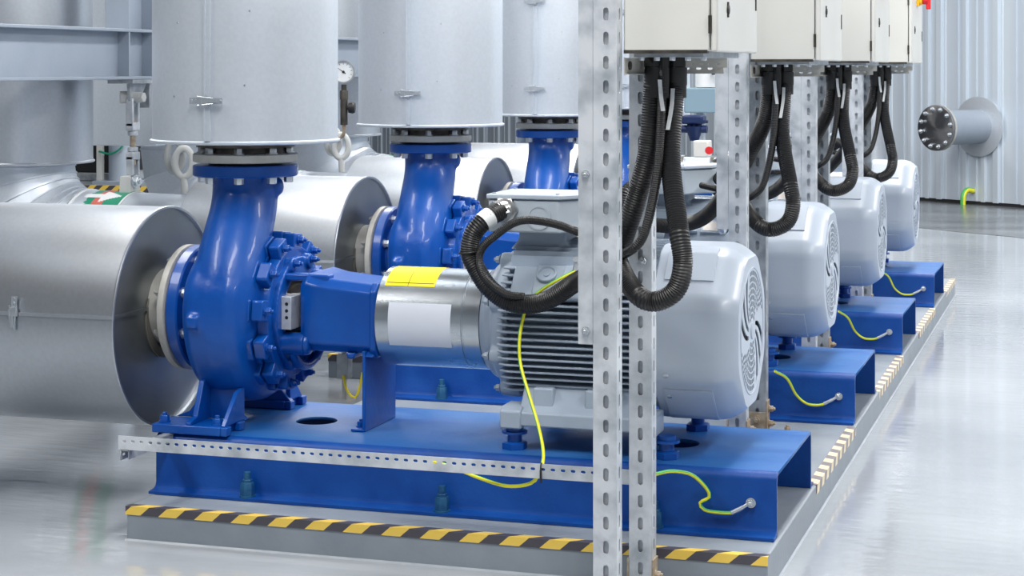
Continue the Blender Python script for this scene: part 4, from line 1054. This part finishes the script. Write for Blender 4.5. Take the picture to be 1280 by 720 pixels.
# white air duct behind the beam
MB_ = MB(); MB_.box(-5.95, -5.185, 9.6, 10.75, 1.147, 3.3); tag(MB_.build('insulation_box', 'clad_white', bevel=.008), 'flat white insulation box behind the steel column, top left', 'insulation box')
d = thing('dark_opening_box', (-9.8, 16.6, .49), 'dark box at the opening between the clad elbow and the clevis rod, far left', 'machine')  # near-black box standing for a dark opening
MB().box(-10.4, -9.22, 16.2, 17., .57, 2.0).build('housing', 'dark_void', d, bevel=.01)
MB().box(-10.5, -9.1, 16.1, 17., .491, .569).build('skid', 'galv_dark', d, bevel=.01)
c_ = thing('grey_support_post', (-8.98, 15.9, .49), 'round blue grey support post with thin green wire, far left', 'post')
MB().cyl((-8.97, 15.9, .52), (-8.97, 15.9, 2.4), .11, n=32).build('post_tube', 'beam', c_)
MB().box(-9.17, -9.12, 15.8, 15.86, .49, .90).build('post_flat', 'forged', c_)
MB().tube([(-9.13, 15.78, .80), (-9.0, 15.76, .78), (-8.88, 15.76, .84), (-8.82, 15.8, 1.0)], .01, 8).build('green_wire', 'green', c_)
MB().box(-9.16, -8.80, 15.7, 16.05, .491, .52).build('foot_plate', 'beam', c_)
fp = thing('far_plinth', (-9, 15.8, 0), 'far grey plinth with striped edge behind the clevis rod', 'plinth')
MB().box(-10.6, -7.9, 15.3, 17.2, 0, .49).build('slab', 'plinth', fp)
MB().box(-10.6, -7.9, 15.27, 15.299, .44, .51).build('striped_edge', 'tape_x', fp, smooth=False)
# small pipe support plinth under pump row, left of the main plinth
sp_ = thing('drain_plinth', (-3.5, 9.0, 0), 'small grey plinth block with hazard striped rim behind the bearing bracket', 'plinth')
MB().box(-3.79, -3.20, 8.86, 9.6, 0, .118).build('block', 'plinth', sp_, bevel=.003)
m_ = MB(); m_.prism([(8.857, .085), (8.857, .1205), (8.90, .1205), (8.90, .1185), (8.859, .1185), (8.859, .085)], 'x', -3.79, -3.20); m_.build('striped_edge', 'tape_x', sp_, smooth=False)
dv = thing('drain_valve', (-3.49, 8.3, .0), 'small grey drain valve with yellow wire behind the support leg', 'valve')
MB().box(-3.50, -3.44, 8.28, 8.34, .10, .22).build('valve_block', 'galv_dark', dv, bevel=.004)
MB().cyl((-3.47, 8.31, .0), (-3.47, 8.31, .45), .012, n=12).build('drain_pipe', 'forged', dv)
MB().tube([(-3.46, 8.27, .12), (-3.43, 8.25, .05), (-3.39, 8.25, .02), (-3.37, 8.26, .07), (-3.36, 8.27, .14)], .006, 8).build('drain_wire', 'yellow', dv)

# background equipment seen between the posts
g = thing('pale_blue_tank', at(876, 142, 15.), 'pale blue rectangular tank behind the nearest post pair', 'tank')
p_ = at(855, 141, 15.); p2_ = at(900, 110, 15.)
MB().box(p_.x, p2_.x + .1, 15., 15.5, p_.z, p2_.z).build('tank_body', 'pale_blue', g, bevel=.01)
for xx in (p_.x + .05, p2_.x + .05): MB().box(xx - .03, xx + .03, 15.4, 15.46, 0, p_.z - .002).build('tank_leg', 'beam', g)
p_ = at(862, 110, 15.)
MB().box(p_.x, p_.x + .25, 15.2, 15.3, p2_.z + .001, p2_.z + .55).build('tank_panel', 'cab_door', g, bevel=.01)
v = thing('blue_valve', at(867, 180, 14.), 'dark blue valve body on thin legs seen between the posts', 'valve')
a_ = at(853, 160, 14.); b_ = at(880, 144, 14.)
MB().box(a_.x, b_.x, 13.95, 14.1, a_.z + .03, b_.z).build('valve_cap', 'dark_blue', v, bevel=.015)
m_ = MB()
for px in (862, 868, 874): q = at(px, 160, 14.); m_.cyl((q.x, 14., q.z - .03), (q.x, 14., q.z + .06), .02, n=10)
m_.build('valve_leg', 'dark_blue', v)
q = at(868, 176, 14.); m_ = MB(); m_.cyl((q.x, 14., q.z), (q.x, 14., q.z + .11), .035, .07, 16); m_.cyl((q.x - .1, 14., q.z + .09), (q.x + .1, 14., q.z + .09), .03, n=12); q2 = at(885, 152, 14.); m_.cyl((b_.x - .02, 14, q2.z), (q2.x, 14, q2.z), .012, n=8); m_.build('valve_body', 'dark_blue', v)
ab = thing('actuator_box', at(875, 196, 13.9), 'small white actuator box under the blue valve', 'box')
q = at(863, 200, 13.8); q2 = at(885, 176, 13.8); MB().box(q.x + .02, q2.x, 13.8, 13.95, q.z + .02, q2.z).build('box_body', 'cab', ab, bevel=.01)
q = at(886, 188, 13.7); MB().lathe([(0, .03), (.03, .03)], q, (.3, -.95, 0), 14).build('red_knob', 'red', ab)
hp = thing('white_header_pipe', at(870, 210, 14.4), 'white horizontal pipe low behind the posts with green and white marker', 'pipe')
q = at(838, 206, 14.4); q2 = at(935, 206, 14.4)
MB().lathe([(0, .085), (q2.x - q.x, .085)], (q.x, 14.4, q.z - .02), (1, 0, 0), 32).build('pipe_barrel', 'clad_white', hp)
m_ = MB()
for px in (846, 852, 890): w_ = at(px, 206, 14.4); m_.lathe([(0, .10), (.03, .10)], (w_.x, 14.4, q.z - .02), (1, 0, 0), 32)
m_.build('pipe_clamp', 'steel', hp)
sg = MB(); q = at(874, 226, 12.9); q2 = at(897, 206, 12.9); sg.box(q.x, q2.x, 12.9, 12.91, q.z, q2.z); sgn = sg.build('arrow_sign', 'white', loc=q); tag(sgn, 'white and green safety sign low behind the nearest post pair', 'sign')
sg = MB(); sg.prism([(q.x + .01, q.z + .03), (q.x + .055, q.z + .03), (q.x + .06, q2.z - .01), (q.x + .012, q2.z - .01)], 'y', 12.893, 12.899); sg.build('green_panel', 'green', sgn, smooth=False)
sg = MB(); sg.prism([(q.x + .018, q.z + .075), (q.x + .035, q.z + .075), (q.x + .035, q.z + .06), (q.x + .048, q.z + .083), (q.x + .035, q.z + .105), (q.x + .035, q.z + .092), (q.x + .018, q.z + .092)], 'y', 12.889, 12.892); sg.build('sign_arrow', 'white', sgn, smooth=False)
ws = MB(); q = at(838, 165, 15.6); q2 = at(854, 60, 15.6); ws.box(q.x - .12, q2.x, 15.6, 15.9, q.z, q2.z + .8); tag(ws.build('equipment_housing', 'clad_white', bevel=.01, loc=q), 'tall white housing left of the pale blue tank', 'housing')
ic = thing('instrument_column', at(890, 110, 15.1), 'white instrument column with small black valves above the pale blue tank', 'instrument')
q = at(884, 109, 15.1); MB().cyl((q.x, 15.12, q.z), (q.x, 15.12, q.z + 1.2), .10, n=24).build('column_barrel', 'white', ic)
m_ = MB()
for dz, dx in ((.12, .12), (.28, .10), (.20, .14)): m_.cyl((q.x + dx - .06, 15.0, q.z + dz), (q.x + dx + .06, 15.0, q.z + dz), .018, n=10); m_.cyl((q.x + dx, 15.0, q.z + dz - .03), (q.x + dx, 15.0, q.z + dz + .05), .01, n=8)
m_.build('needle_valve', 'black', ic)
# insulated vessel between far conduits
vs = thing('round_vessel', at(1095, 200, 17.), 'pale blue rounded vessel seen through the farthest conduit loop', 'vessel')
q = at(1088, 165, 17.); MB().lathe([(-.35, .02), (-.33, .08), (-.25, .12), (.0, .14), (.5, .14), (.6, .1)], (q.x, 17.2, q.z), (0, 0, 1), 40).build('vessel_shell', 'clad', vs)
MB().cyl((q.x, 17.2, 0), (q.x, 17.2, q.z - .3), .05, n=16).build('vessel_leg', 'galv', vs)
db = MB(); q = at(1037, 145, 13.6); q2 = at(1046, 110, 13.6); db.box(q.x, q2.x + .03, 13.6, 13.7, q.z, q2.z); tag(db.build('black_box', 'dark_void', bevel=.004, loc=q), 'small black box between the third and farthest post pairs', 'box')
# tall pale uprights behind cabinet row
for k, (px, w, lab) in enumerate(((973, .16, 'pale blue upright column right of the second conduit loop'), (1054, .12, 'narrow pale upright column between the third and farthest post pairs'))):
    q = at(px, 100, 14.2 + k); m_ = MB(); m_.box(q.x, q.x + w, 14.2 + k, 14.35 + k, 0, 3.2); tag(m_.build('upright_column', 'beam', bevel=.004, loc=(q.x, 14.2 + k, 0)), lab, 'column')

# ------------------------------------------------------------------ light
w = bpy.data.worlds.new('hall'); SC.world = w; w.use_nodes = True
N = w.node_tree.nodes; L = w.node_tree.links; bg = N['Background']
tc = N.new('ShaderNodeTexCoord'); s = N.new('ShaderNodeSeparateXYZ'); L.new(tc.outputs['Generated'], s.inputs[0])
rp = N.new('ShaderNodeValToRGB'); L.new(s.outputs['Z'], rp.inputs['Fac'])
E_ = rp.color_ramp.elements
E_[0].position = 0; E_[0].color = (.72, .80, .92, 1); E_[1].position = 1; E_[1].color = (.13, .15, .18, 1)
e = E_.new(.14); e.color = (.78, .86, .96, 1); e = E_.new(.42); e.color = (.20, .23, .27, 1)
mr = N.new('ShaderNodeMapRange'); mr.inputs['From Min'].default_value = -1; mr.inputs['From Max'].default_value = .8; mr.inputs['To Min'].default_value = .30; mr.inputs['To Max'].default_value = 1.05
L.new(s.outputs['X'], mr.inputs['Value'])
vm = N.new('ShaderNodeVectorMath'); vm.operation = 'SCALE'; L.new(rp.outputs['Color'], vm.inputs[0]); L.new(mr.outputs[0], vm.inputs['Scale'])
L.new(vm.outputs[0], bg.inputs['Color']); bg.inputs['Strength'].default_value = .54
def area(name, loc, sx, sy, power, rot=(0, 0, 0), col=(1, .985, .96)):
    l = bpy.data.lights.new(name, 'AREA'); l.shape = 'RECTANGLE'; l.size = sx; l.size_y = sy; l.energy = power; l.color = col
    o = bpy.data.objects.new(name, l); COL.objects.link(o); o.location = loc; o.rotation_euler = rot; return o
for yy in (3., 8., 13., 18.):
    area('ceiling_lamp', (-1.0, yy, 5.2), .8, 3.2, 285)
    area('ceiling_lamp', (-5.8, yy, 5.2), .8, 3.2, 235)
    area('ceiling_lamp', (3.4, yy, 5.2), .8, 3.2, 285)

# ------------------------------------------------------------------ camera and view
cam = bpy.data.cameras.new('camera'); co = bpy.data.objects.new('camera', cam); COL.objects.link(co)
cam.sensor_width = 36; cam.lens = 36 * F_ / 1280; cam.shift_y = -(360 - 85) / 1280
co.location = (0, 0, 1.6); co.rotation_euler = (PI / 2, 0, math.asin(S_)); cam.clip_end = 200
SC.camera = co
SC.view_settings.view_transform = 'Standard'; SC.view_settings.look = 'None'; SC.view_settings.exposure = -.10; SC.view_settings.gamma = 1; SC.view_settings.use_curve_mapping = False
